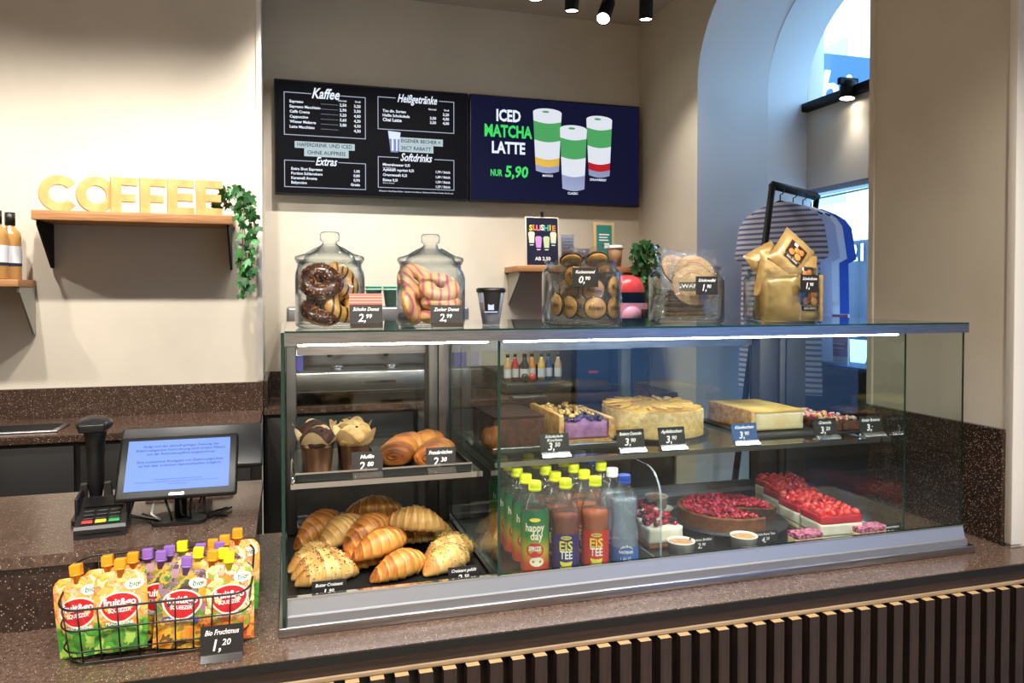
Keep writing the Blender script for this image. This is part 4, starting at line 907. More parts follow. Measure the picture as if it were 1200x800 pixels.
tx = MB(); q = Kd @ T(0, -0.0018, 0) @ FRONT
for i, s in enumerate(('Aufgrund der aktuell gültigen Fassung der', 'Elektroaltgeräte-Verordnung sind unsere Filialen', 'von der Rücknahmepflicht ausgenommen.', '', 'Eine kostenlose Rückgabe von Elektroaltgeräten', 'ist bei den örtlichen Sammelstellen möglich.')):
    if s: tx.text(s, 0.0082, q @ T(0.004, 0.130 - i * 0.0098, 0), w=0.0042 * len(s) * 0.98, bold=0.01)
for i, s in enumerate(('Aushang gemäß Elektroaltgeräteverordnung', 'Informationen zur Rücknahme erhalten Sie an der Kasse oder im Internet', 'Ihr Filialteam')): tx.text(s, 0.004, q @ T(0, 0.046 - i * 0.006, 0), w=min(0.20, 0.0026 * len(s)))
tx.build('screen_lettering', 'tablet_text', tb, kind='stuff')
MB().box(-0.016, 0.016, -0.0008, 0.0004, 0.006, 0.012, M=Kd).build('badge', 'steel', tb)
MB().prism(rrect(0.12, 0.10, 0.02), 0, 0.008, M=T(0, 0.04, 0)).build('foot', 'plastic_black', tb)
MB().tube([(0, 0.045, 0.008), (0, 0.05, 0.08), (0, 0.035, 0.125)], 0.014, 10).build('neck', 'plastic_black', tb)
rc2 = random.Random(3)
for i in range(7):
    a = rc2.uniform(-0.09, 0.08); MB().tube([(a, 0.03, 0.075 + rc2.uniform(0, .03)), (a + rc2.uniform(-0.03, 0.03), -0.01 + rc2.uniform(-.01, .02), 0.03), (a + rc2.uniform(-0.05, 0.05), 0.02, 0.006), (a + rc2.uniform(-.08, 0.08), 0.10, 0.005)], 0.0028, 6).build('cable', 'black' if i else 'white_plastic', tb)
pm = thing('till_monitor', 'dark till monitor seen from behind the customer display', 'monitor', (-0.255, 2.18, 1.0605))
MB().box(-0.185, 0.185, 0, 0.022, 0.0, 0.14, b=0.006, M=T(0, 0.03, 0.070) @ RX(-0.75)).build('housing', 'plastic_dark', pm)
MB().prism(rrect(0.22, 0.16, 0.02), 0, 0.012, M=T(0, 0.07, 0)).build('foot', 'plastic_black', pm)
MB().box(-0.05, 0.05, 0.06, 0.09, 0.012, 0.11, b=0.004).build('neck', 'plastic_black', pm)
# ------------------------------------------------------------------ pastries
attrmat('crust', [(0.0, '#dfb96e'), (0.35, '#cf9342'), (0.7, '#a8622a'), (1.0, '#6f3c18')], nscale=45, namp=0.35, rough=0.4, coat=0.12)
attrmat('crust_pale', [(0.0, '#e4cb94'), (0.40, '#d2aa62'), (0.8, '#b0763a'), (1.0, '#7f4c26')], nscale=45, namp=0.30, rough=0.45)
attrmat('crust_dark', [(0.0, '#d8ad62'), (0.4, '#b5772f'), (0.8, '#85481d'), (1.0, '#5b2d12')], nscale=45, namp=0.3, rough=0.4, coat=0.1)
mat('seed', '#5b4530', 0.6); mat('seed_pale', '#d9c28c', 0.6); mat('herb', '#4f7a3a', 0.6)
def croissant_mesh(name, L, R, bend, rnd, m, nseg=10, topping=None):
    """rolled crescent: tapered, stepped in wraps, flat below"""
    n, k = 110, 20; V = []; B = []; F = []
    ph = rnd.uniform(0, 1); sk = rnd.uniform(0.1, 0.3)
    def cl(t):   # centre line
        a = bend * t
        if abs(bend) < 1e-3: return Vector((t * L / 2, 0, 0)), Vector((1, 0, 0))
        r = L / 2 / bend
        return Vector((r * math.sin(a), r * (1 - math.cos(a)), 0)), Vector((math.cos(a), math.sin(a), 0))
    def rad(t, th):
        base = (max(0.0, 1 - abs(t) ** 1.9) ** 0.72) * 0.86 + 0.14
        s = abs(t + 0.04 * math.sin(th)) * nseg / 2 + ph + 0.12 * math.sin(th + 1); fr = s - math.floor(s)
        return R * base * (1.0 + 0.13 * (1 - fr) ** 1.2 - 0.05 + 0.012 * math.sin(t * 75 + 3 * math.sin(th * 2))) , fr
    for i in range(n + 1):
        t = -1 + 2 * i / n; c, d = cl(t); side = Vector((-d.y, d.x, 0))
        for j in range(k):
            th = 2 * PI * j / k; r, fr = rad(t, th)
            r *= 1 + 0.05 * noise.noise(Vector((t * 4, math.cos(th) * 2, math.sin(th) * 2 + ph * 9)))
            if i in (0, n): r *= 0.35
            z = math.sin(th) * r * 0.92; z = max(z, -r * 0.62)
            V.append(c + side * math.cos(th) * r + Vector((0, 0, z + R * 0.62 * ((max(0.0, 1 - abs(t) ** 1.9) ** 0.72) * 0.86 + 0.14) + R * 0.10 * (1 - abs(t)))))
            B.append(max(0.02, min(0.95, 0.04 + 0.26 * math.sin(th) + 0.42 * abs(t) ** 3 + 0.34 * (1 - fr) ** 2 - 0.16 * (fr > 0.75) + 0.06 * math.sin(t * 75 + 3 * math.sin(th * 2)) + 0.2 * noise.noise(Vector((t * 3, th, ph * 5))))))
    for i in range(n):
        for j in range(k):
            l = (j + 1) % k; F.append((i * k + j, (i + 1) * k + j, (i + 1) * k + l, i * k + l))
    F.append(tuple(range(k))[::-1]); F.append(tuple(range(n * k, n * k + k)))
    mb = MB().add([tuple(v) for v in V], [f[::-1] for f in F], smooth=True, bake=B)
    me = mb.mesh(name, m); tp = None
    if topping:
        tb = MB()
        for q in range(190 if topping != 'herb' else 140):
            t = rnd.uniform(-0.75, 0.75); th = PI / 2 + rnd.gauss(0, 1.0); r, _ = rad(t, th); c, d = cl(t); side = Vector((-d.y, d.x, 0))
            p = c + side * math.cos(th) * r * 1.03 + Vector((0, 0, math.sin(th) * r * 0.955 + R * 0.62 * ((1 - abs(t) ** 1.9) ** 0.72 * 0.86 + 0.14) + R * 0.10 * (1 - abs(t))))
            tb.ball((0, 0, 0), 0.0016, 5, 3, sc=(1.5, 0.9, 0.8), mi=rnd.randint(0, 1), M=T(*p) @ RZ(rnd.uniform(0, 6)))
        tp = tb.mesh('topping', ['seed', 'seed_pale'] if topping != 'herb' else ['herb', 'seed_pale'])
    return me, tp
rp = random.Random(21)
CR = {'plain': [croissant_mesh('croissant', 0.165, 0.036, b, rp, 'crust') for b in (0.45, 0.7, 0.25)], 'pale': [croissant_mesh('croissant', 0.16, 0.036, b, rp, 'crust_pale') for b in (0.5, 0.3)],
      'dark': [croissant_mesh('croissant', 0.17, 0.038, 0.5, rp, 'crust_dark')], 'seed': [croissant_mesh('croissant', 0.15, 0.036, 0.3, rp, 'crust_pale', 5, 'seed')], 'herb': [croissant_mesh('croissant', 0.145, 0.036, 0.2, rp, 'crust_pale', 5, 'herb')]}
def croissant(kind, v, label, loc, rz, tilt=0.0, roll=0.0, sc=1.0):
    me, tp = CR[kind][v % len(CR[kind])]
    o = link('croissant', me, None, loc, (roll, tilt, rz)); o.scale = (sc,) * 3; tag(o, label, 'croissant', 'croissants on the left deck')
    if tp: link('topping', tp, o, kind='stuff')
    return o
# shallow black tray under the croissants
tag(MB().box(0.020, 0.430, 1.665, 2.09, 0.9485, 0.955, b=0.002).box(0.020, 0.430, 1.660, 1.6645, 0.9485, 0.962).build('baking_tray', 'black_matte'), 'black baking tray under the croissants', 'tray')
z = 0.957
for a in (('seed', 0, 'seed-covered croissant at front left behind the black card', (0.085, 1.735, z), 0.30), ('seed', 0, 'seed-covered croissant second from the front at left', (0.075, 1.785, z), 0.45), ('herb', 0, 'herb-sprinkled croissant at the left side behind the seeded ones', (0.062, 1.842, z), 0.55),
          ('plain', 0, 'golden croissant lying frontmost in the middle', (0.250, 1.725, z), 0.55), ('plain', 1, 'golden croissant leaning above the frontmost one, tip to the left', (0.215, 1.785, z + 0.036), 0.62, -0.06), ('herb', 0, 'green-sprinkled pale croissant at front right', (0.358, 1.735, z), 0.60), ('herb', 0, 'green-sprinkled croissant at right behind the front one', (0.382, 1.815, z), 0.35),
          ('pale', 0, 'pale croissant in the top layer at right', (0.300, 1.860, z + 0.060), -0.20, 0.10), ('plain', 2, 'golden croissant in the middle of the heap', (0.190, 1.855, z + 0.050), 0.75, -0.15), ('pale', 1, 'brown-ridged croissant leaning in the middle left', (0.130, 1.885, z + 0.045), 0.72, -0.22), ('dark', 0, 'browned croissant at the left back of heap', (0.080, 1.945, z + 0.04), 0.85, -0.20),
          ('dark', 0, 'dark brown croissant on top at the back', (0.215, 1.985, z + 0.058), 0.05, 0.0), ('plain', 2, 'golden croissant hidden low under the middle heap', (0.180, 1.815, z), 0.4), ('pale', 0, 'pale croissant low at the back right', (0.340, 1.925, z + 0.01), 0.2), ('plain', 1, 'golden croissant low at the back left', (0.130, 1.985, z + 0.01), 0.5), ('plain', 0, 'golden croissant low at back beneath the dark one', (0.270, 1.985, z + 0.008), 0.1)):
    croissant(*a)
price_tag('black card reading Butter Croissant behind the front rim', 'Butter Croissant', '1', '90', (0.082, 1.648, 0.9485), 0.0, w=0.072, h=0.040, foot=False, lean=-0.12, base=0.001, group='price cards on the deck')
price_tag('black card reading Croissant gefüllt behind the front rim', 'Croissant gefüllt', '2', '50', (0.378, 1.648, 0.9485), 0.0, w=0.072, h=0.040, foot=False, lean=-0.12, base=0.001, group='price cards on the deck')
# left shelf: trays, muffins, swirl buns
ZS = 1.1865
for a, b, nm in ((0.014, 0.195, 'muffins'), (0.205, 0.415, 'swirl buns')):
    t = thing('pastry_tray', 'black shallow tray with steel edge under the ' + nm, 'tray', ((a + b) / 2, 1.9, ZS)); w = (b - a) / 2
    MB().box(-w, w, -0.165, 0.165, 0, 0.004).box(-w, w, -0.168, -0.165, 0, 0.019).box(-w, -w + 0.003, -0.165, 0.165, 0.004, 0.016).box(w - 0.003, w, -0.165, 0.165, 0.004, 0.016).build('pan', 'black', t)
    MB().box(-w, w, -0.1705, -0.1682, 0.016, 0.020).build('edge', 'chrome', t)
mat('muffin_choc', '#2e1a14', 0.7, col2='#46281c', nscale=50, bump=0.7, bscale=90); mat('muffin_vanilla', '#e3c88e', 0.7, col2='#c99a52', nscale=30, bump=0.6, bscale=80); mat('muffin_chip', '#2a1712', 0.4)
mat('muffin_side', '#4a2a1c', 0.8); mat('paper_brown', '#5a3b27', 0.6, col2='#7a5a3c', nscale=30, stretch=(1, 1, 0.2)); clear('paper_wrap', '#f0dfb8', 1.2, rough=0.6, body='#d8bf8c', bodyw=0.85)
def muffin(label, loc, rz, top, rnd):
    t = thing('muffin', label, 'muffin', loc, rz, 'muffins on the left shelf')
    MB().lathe([(0, 0), (0.028, 0), (0.034, 0.055), (0.036, 0.062)], 22).build('cake', 'muffin_side', t)
    sd = rnd.uniform(0, 50)
    def fn(p, a):
        return Vector((p.x, p.y, p.z)) * 1.0 + Vector((p.x * 0.12 * noise.noise(p * 60 + Vector((sd, 0, 0))), p.y * 0.12 * noise.noise(p * 60 + Vector((0, sd, 0))), 0.006 * noise.noise(p * 70 + Vector((sd, sd, 0)))))
    MB().lathe([(0.035, 0.058), (0.043, 0.066), (0.042, 0.076), (0.034, 0.088), (0.022, 0.096), (0.010, 0.100), (0, 0.101)], 28, fn=fn).build('top', top, t)
    cb = MB()
    for i in range(16):
        a = rnd.uniform(0, 6.28); r = rnd.uniform(0.004, 0.036); zz = 0.101 - 0.030 * (r / 0.042) ** 2
        cb.box(-0.003, 0.003, -0.0022, 0.0022, -0.002, 0.002, M=T(r * math.cos(a), r * math.sin(a), zz) @ RZ(rnd.uniform(0, 3)) @ RX(rnd.uniform(-0.6, 0.6)))
    cb.build('chocolate_chips', 'muffin_chip', t, kind='stuff')
    # tulip paper: folded skirt with four tall pointed petals
    k = 48; V = []; F = []; hs = [(0.0290, 0.001), (0.0355, 0.058), (0.046, 0.076), (0.052, 0.092)]
    for j, (r, z) in enumerate(hs):
        for i in range(k):
            a = 2 * PI * i / k; pt = abs(math.sin(a * 2)) ** 1.5; fold = 1 + 0.035 * math.sin(a * 8) * (j < 2)
            zz = z * 1.0 if j < 2 else 0.060 + (z - 0.060) * (0.25 + 0.95 * pt); rr = r if j < 2 else 0.0365 + (r - 0.0365) * (0.6 + 0.5 * pt) + 0.002 * noise.noise(Vector((a * 3, j, sd)))
            V.append((rr * fold * math.cos(a), rr * fold * math.sin(a), zz))
    for j in range(3):
        for i in range(k): F.append((j * k + i, j * k + (i + 1) % k, (j + 1) * k + (i + 1) % k, (j + 1) * k + i))
    wr = MB().add(V, F, smooth=True); wr.m = [1] * k + [0] * (2 * k); wr.build('paper_wrapper', ['paper_wrap', 'paper_brown'], t)
for a in (('chocolate muffin in parchment paper at front left of shelf', (0.066, 1.815, ZS + 0.0045), 0.5, 'muffin_choc'), ('pale chocolate-chip muffin in parchment paper next to price tag', (0.150, 1.82, ZS + 0.0045), 0.2, 'muffin_vanilla'),
          ('chocolate muffin in the back row at left', (0.062, 1.915, ZS + 0.0045), 0.9, 'muffin_choc'), ('pale muffin with crumbly dome in the back row', (0.150, 1.925, ZS + 0.0045), 0.4, 'muffin_vanilla')):
    muffin(*a, rp)
# cinnamon swirl buns: two rolled lobes pressed together, swirl on the cut ends
mat('swirl', '#7a3f1c', 0.5, col2='#a8622c', nscale=60)
def bun_mesh(rnd):
    n, k = 40, 20; V = []; B = []; F = []; sd = rnd.uniform(0, 9)
    for i in range(n + 1):
        t = -1 + 2 * i / n; e = (max(0.0, 1 - abs(t) ** 4)) ** 0.5; pinch = 1 - 0.22 * math.exp(-(t / 0.12) ** 2)
        for j in range(k):
            th = 2 * PI * j / k; r = 0.040 * pinch * (0.55 + 0.45 * e); fr = (abs(t) * 2.5) % 1
            r *= 1 + 0.06 * (1 - fr) + 0.06 * noise.noise(Vector((t * 3, math.cos(th), math.sin(th) + sd)))
            z = max(math.sin(th) * r * 0.78, -0.022)
            V.append((t * 0.068, math.cos(th) * r * 1.05, z + 0.022)); B.append(max(0, min(1, 0.22 + 0.25 * math.sin(th) + 0.35 * abs(t) ** 4 + 0.25 * noise.noise(Vector((t * 4, th, sd))))))
    for i in range(n):
        for j in range(k): l = (j + 1) % k; F.append((i * k + j, i * k + l, (i + 1) * k + l, (i + 1) * k + j))
    F.append(tuple(range(k))[::-1]); F.append(tuple(range(n * k, n * k + k)))
    sw = []
    for s in (-1, 1):
        pts = [(s * (0.0655 + 0.004 * (1 - u)), 0.030 * u * math.cos(u * 13), 0.024 + 0.019 * u * math.sin(u * 13)) for u in [q / 30 for q in range(31)]]
        sw.append(MB().tube(pts, 0.0024, 5).mesh('swirl', 'swirl'))
    return MB().add(V, F, smooth=True, bake=B).mesh('swirl_bun', 'crust'), sw
BUN = [bun_mesh(rp) for _ in range(2)]
for k, (lb, loc, rz) in enumerate((('cinnamon swirl bun at front right behind the 2,30 tag', (0.345, 1.820, ZS + 0.005), 1.15), ('cinnamon swirl bun in the middle beside the muffins', (0.262, 1.868, ZS + 0.005), 1.25), ('cinnamon swirl bun in the back row of the left shelf', (0.325, 1.955, ZS + 0.005), 0.35))):
    o = link('cinnamon_bun', BUN[k % 2][0], None, loc, (0, 0, rz)); tag(o, lb, 'bun', 'cinnamon buns on the left shelf'); [link('swirl', q, o) for q in BUN[k % 2][1]]
price_tag('black price tag reading Muffin 2,80 on the left shelf', 'Muffin', '2', '80', (0.172, 1.7305, ZS), 0.0, w=0.070, h=0.052)
price_tag('black price tag reading 2,30 below the cinnamon buns', 'Franzbrötchen', '2', '30', (0.342, 1.7305, ZS), 0.0, w=0.070, h=0.052)
# ------------------------------------------------------------------ cakes on the right shelf
ZR = 1.2135
def crumb(name, c1, c2, b=0.8, s=140): mat(name, c1, 0.75, col2=c2, nscale=70, bump=b, bscale=s)
crumb('choc_crumb', '#3a1f17', '#59301f', 1.0, 160); mat('choc_glaze', '#2c1812', 0.75, spec=0.2, col2='#3c241a', nscale=20, stretch=(2, 20, 1))
crumb('shortcrust', '#c98f4a', '#dfb573'); crumb('shortcrust_brown', '#9a5f2c', '#b97a3c'); mat('berry_cream', '#8d5a86', 0.6, col2='#b98ab0', nscale=35, nlo=0.3, nhi=0.7); mat('cheese_cream', '#f0e0b0', 0.6, col2='#ead49a', nscale=30)
mat('berry_blue', '#2b2140', 0.2, coat=0.5, col2='#4b3a6a', nscale=60); mat('berry_black', '#1c1420', 0.15, coat=0.6); mat('berry_red', '#b3122b', 0.15, coat=0.6, col2='#7f0d20', nscale=60); mat('berry_pink', '#d84a66', 0.2, coat=0.5, col2='#c02a48', nscale=70)
mat('streusel', '#e2bf7a', 0.7, col2='#c9994e', nscale=60, bump=0.6, bscale=120); mat('apple_top', '#e0bb5c', 0.35, col2='#c9963a', nscale=26, nlo=0.3, nhi=0.7, bump=0.5, bscale=40, coat=0.3); mat('cheese_top', '#e6c76e', 0.75, col2='#d6ab4c', nscale=12, spec=0.2)
mat('slate', '#2b2d31', 0.5); mat('sponge', '#e9dcae', 0.7, col2='#e0cd94', nscale=60, bump=0.4); mat('cream', '#f4efe2', 0.5, col2='#ece4cf', nscale=40)
def rough_box(mb, x0, x1, y0, y1, z0, z1, amp, n=8, mi=0, seed=0, M=None):
    """block with slightly uneven faces"""
    bm = bmesh.new(); bmesh.ops.create_cube(bm, size=1); bmesh.ops.bevel(bm, geom=bm.edges[:], offset=0.03, segments=1, affect='EDGES'); bmesh.ops.subdivide_edges(bm, edges=bm.edges[:], cuts=n, use_grid_fill=True)
    for v in bm.verts:
        p = Vector(((x0 + x1) / 2 + v.co.x * (x1 - x0), (y0 + y1) / 2 + v.co.y * (y1 - y0), (z0 + z1) / 2 + v.co.z * (z1 - z0)))
        q = p * 90 + Vector((seed * 7, seed * 3, 0)); v.co = p + Vector((noise.noise(q), noise.noise(q + Vector((31, 0, 0))), noise.noise(q + Vector((0, 47, 0))) * 0.7)) * amp
    bm.verts.index_update(); V = [v.co.copy() for v in bm.verts]; F = [tuple(v.index for v in f.verts) for f in bm.faces]; bm.free()
    return mb.add(V, F, mi, True, M)
def dish(name, label, cat, loc, w, d, m='black', h=0.006, edge='chrome'):
    t = thing(name, label, cat, loc)
    MB().box(-w, w, -d, d, 0, 0.003).box(-w, w, -d - 0.002, -d, 0, h * 2.4).build('pan', m, t)
    MB().box(-w, w, -d - 0.0042, -d - 0.0022, h * 1.9, h * 2.5).build('edge', edge, t)
    return t
dish('pastry_tray', 'black tray under the chocolate cake slices', 'tray', (0.552, 1.92, ZR), 0.075, 0.15); dish('pastry_tray', 'black tray under the blueberry cheesecake', 'tray', (0.735, 1.92, ZR), 0.095, 0.15)
for i in range(5):
    t = thing('cake_slice', ('front', 'second', 'third', 'fourth', 'rearmost')[i] + ' slice of dark chocolate cake beside the glass partition', 'cake', (0.555, 1.812 + i * 0.047, ZR + 0.0035), group='chocolate cake slices')
    rough_box(MB(), -0.068, 0.062, -0.021, 0.021, 0, 0.076, 0.0022, seed=i).build('crumb', 'choc_crumb', t); rough_box(MB(), -0.069, 0.063, -0.022, 0.022, 0.0765, 0.082, 0.0008, 5, seed=i).build('glaze', 'choc_glaze', t)
def scatter_balls(mats, n, x0, x1, y0, y1, z, r0, r1, rnd, amp=0.0, sc=(1, 1, 0.85), zj=0.004, keep=None):
    mb = MB(); i = 0
    while i < n:
        x, y = rnd.uniform(x0, x1), rnd.uniform(y0, y1)
        if keep and not keep(x, y): continue
        r = rnd.uniform(r0, r1); mb.ball((x, y, z + rnd.uniform(0, zj)), r, 8, 6, mi=rnd.randrange(len(mats)), sc=sc, amp=amp, fr=40, seed=i); i += 1
    return mb
bl = thing('blueberry_cheesecake', 'purple blueberry cheesecake with crumble and high crust on the shelf', 'cake', (0.735, 1.92, ZR + 0.0035))
rough_box(MB(), -0.072, 0.075, -0.12, 0.12, 0, 0.014, 0.0015).build('base', 'shortcrust', bl); rough_box(MB(), -0.062, 0.062, -0.119, 0.12, 0.0142, 0.056, 0.0012).build('filling', 'berry_cream', bl)
rough_box(MB(), -0.076, -0.0625, -0.121, 0.12, 0.010, 0.078, 0.003, 10).build('crust', 'shortcrust', bl); rough_box(MB(), 0.0625, 0.078, -0.121, 0.12, 0.010, 0.066, 0.003, 10, seed=4).build('crust', 'shortcrust', bl)
scatter_balls(['berry_blue', 'berry_black'], 130, -0.058, 0.058, -0.112, 0.115, 0.060, 0.006, 0.0085, rp).build('blueberries', ['berry_blue', 'berry_black'], bl, kind='stuff')
scatter_balls(['streusel'], 46, -0.055, 0.055, -0.105, 0.112, 0.068, 0.004, 0.0075, rp, amp=0.7, zj=0.006).build('crumble', 'streusel', bl, kind='stuff')
def sector(mb, r, z0, z1, a0, a1, n=48, mi=0, inner=0.0, cut=None, amp=0.0, seed=0):
    """solid disc sector; cut = material index of the two cut faces"""
    V = []; F = []; m = n + 1; rs = lambda a: r * (1 + amp * noise.noise(Vector((math.cos(a) * 6, math.sin(a) * 6, seed))))
    for z in (z0, z1):
        for i in range(m): a = a0 + (a1 - a0) * i / n; V.append((rs(a) * math.cos(a), rs(a) * math.sin(a), z))
    V += [(0, 0, z0), (0, 0, z1)]; c0, c1 = 2 * m, 2 * m + 1
    mb.add(V, [(i, i + 1, m + i + 1, m + i) for i in range(n)], mi, True)
    mb.add(V, [(c0, i + 1, i) for i in range(n)] + [(c1, m + i, m + i + 1) for i in range(n)], mi)
    if a1 - a0 < 6.27: mb.add(V, [(c0, 0, m, c1), (n, c0, c1, m + n)], mi if cut is None else cut)
    return mb
pl = thing('cake_plate', 'round black plate under the apple cake', 'plate', (0.985, 1.925, ZR)); MB().lathe([(0, 0), (0.135, 0), (0.158, 0.007), (0.156, 0.009), (0.13, 0.004), (0, 0.004)], 48).build('dish', 'slate', pl)
ap = thing('apple_cake', 'round golden apple cake with crumbly top on the shelf', 'cake', (0.985, 1.925, ZR + 0.0045))
A0, A1 = math.radians(8), math.radians(322)
sector(MB(), 0.142, 0, 0.072, A0, A1, mi=0, cut=1, amp=0.012).build('pastry', ['shortcrust_pale' if 'shortcrust_pale' in MATS else (crumb('shortcrust_pale', '#e3c98a', '#d3b06a') or 'shortcrust_pale'), 'cheese_cream'], ap)
sector(MB(), 0.137, 0.0722, 0.077, A0 + 0.01, A1 - 0.01, amp=0.02).build('topping', 'apple_top', ap)
for i in range(34):
    a = A0 + 0.08 + (A1 - A0 - 0.16) * i / 34; rr = 0.112 if i % 2 else 0.088
    MB().prism([(0.030 * math.cos(u) - 0.0, 0.012 * math.sin(u)) for u in [PI * q / 8 for q in range(9)]], 0, 0.0035, M=T(rr * math.cos(a), rr * math.sin(a), 0.0772 + 0.001 * (i % 3)) @ RZ(a + 0.3) @ RX(0.22)).build('apple_wedge', 'apple_top', ap)
ch = thing('cheesecake', 'pale yellow rectangular cheesecake block on the shelf', 'cake', (1.315, 1.92, ZR + 0.0085))
tag(MB().prism(rrect(0.24, 0.30, 0.01), 0, 0.007, M=T(1.325, 1.915, ZR)).build('slate_board', 'slate'), 'dark slate board under the yellow cheesecake', 'board')
rough_box(MB(), -0.072, 0.088, -0.11, 0.12, 0, 0.050, 0.0012).build('filling', 'cheese_cream', ch); rough_box(MB(), -0.074, 0.090, -0.111, 0.121, 0.0503, 0.055, 0.0015).build('baked_top', 'cheese_top', ch); rough_box(MB(), -0.082, -0.0725, -0.105, 0.12, 0, 0.056, 0.002, 10).build('crust', 'shortcrust', ch)
mat('nuts', '#cdb79a', 0.6, col2='#e6d9c6', nscale=60)
for i, (x, y) in enumerate(((1.470, 1.80), (1.530, 1.80), (1.470, 1.875), (1.530, 1.875), (1.50, 1.95))):
    t = thing('granola_bar', ('front left', 'front right', 'middle left', 'middle right', 'rear')[i] + ' dark granola bar topped with nuts at right end of shelf', 'bar', (x, y, ZR + 0.004), group='granola bars')
    rough_box(MB(), -0.027, 0.027, -0.032, 0.032, 0, 0.028, 0.002, 5, seed=i).build('body', 'choc_crumb', t)
    scatter_balls(['nuts', 'streusel', 'berry_pink'], 26, -0.024, 0.024, -0.028, 0.028, 0.030, 0.004, 0.007, rp, amp=0.5).build('nut_topping', ['nuts', 'streusel', 'berry_pink'], t, kind='stuff')
tag(MB().box(1.43, 1.565, 1.76, 1.99, ZR, ZR + 0.0035).build('slate_board', 'slate'), 'dark slate board under the granola bars', 'board')
mat('card_blue', '#33507f', 0.4)
for lb, ti, t2, p, s, x, face in (('black price tag for chocolate cake beside the glass partition', 'Schokolade', 'Kuchen', '3', '50', 0.612, 'card'), ('black price tag reading Blueberry Cheesecake 3,90', 'Blueberry Cheesecake', None, '3', '90', 0.812, 'card'),
                                  ('black price tag reading Apfelkuchen 3,90', 'Apfelkuchen', None, '3', '90', 0.925, 'card'), ('blue price tag in front of the yellow cheesecake', 'Käsekuchen', None, '3', '90', 1.135, 'card_blue'),
                                  ('black price tag reading Granola 3,20', 'Granola', None, '3', '20', 1.385, 'card'), ('black price tag reading Kinder Brownie at the right end', 'Kinder Brownie', None, '3', '-', 1.535, 'card')):
    price_tag(lb, ti, p, s, (x, 1.695 + 0.0 * x, ZR), 0.0, w=0.074, h=0.050, face=face, title2=t2, group='price tags on the right shelf')

# ------------------------------------------------------------------ bottles
for n, c in (('cap_lime', '#d8e02a'), ('cap_blue', '#2347a8'), ('cap_white', '#e8ebee'), ('label_indigo', '#2a2470'), ('label_redt', '#cf2f25'), ('yellow_print', '#e9dd52'), ('label_water', '#3c68b4')): mat(n, c, 0.35)
clear('tea', '#b8400f', 1.33, body='#a83606', bodyw=0.5); clear('tea_light', '#e07a1e', 1.33, body='#df6a0c', bodyw=0.55); clear('water', '#eef5fc', 1.33, body='#cfe0f4', bodyw=0.25); clear('spritz', '#d8b070', 1.33, body='#a83a2a', bodyw=0.5)
def sleeve_mat():
    m = mat('sleeve_green', '#2f7d3a', 0.3, coat=0.3); nt = m.node_tree; b = nt.nodes['Principled BSDF']; tc = nt.nodes.new('ShaderNodeTexCoord'); s = nt.nodes.new('ShaderNodeSeparateXYZ'); nt.links.new(tc.outputs['Object'], s.inputs[0])
    mr = nt.nodes.new('ShaderNodeMapRange'); mr.inputs[1].default_value = 0.01; mr.inputs[2].default_value = 0.16; nt.links.new(s.outputs[2], mr.inputs[0])
    r = ramp(nt, [(0.0, '#c62a22'), (0.16, '#d8542a'), (0.36, '#c9b53a'), (0.58, '#2f8a3a'), (1.0, '#14594a')]); nt.links.new(mr.outputs[0], r.inputs[0]); nt.links.new(r.outputs[0], b.inputs['Base Color'])
sleeve_mat()
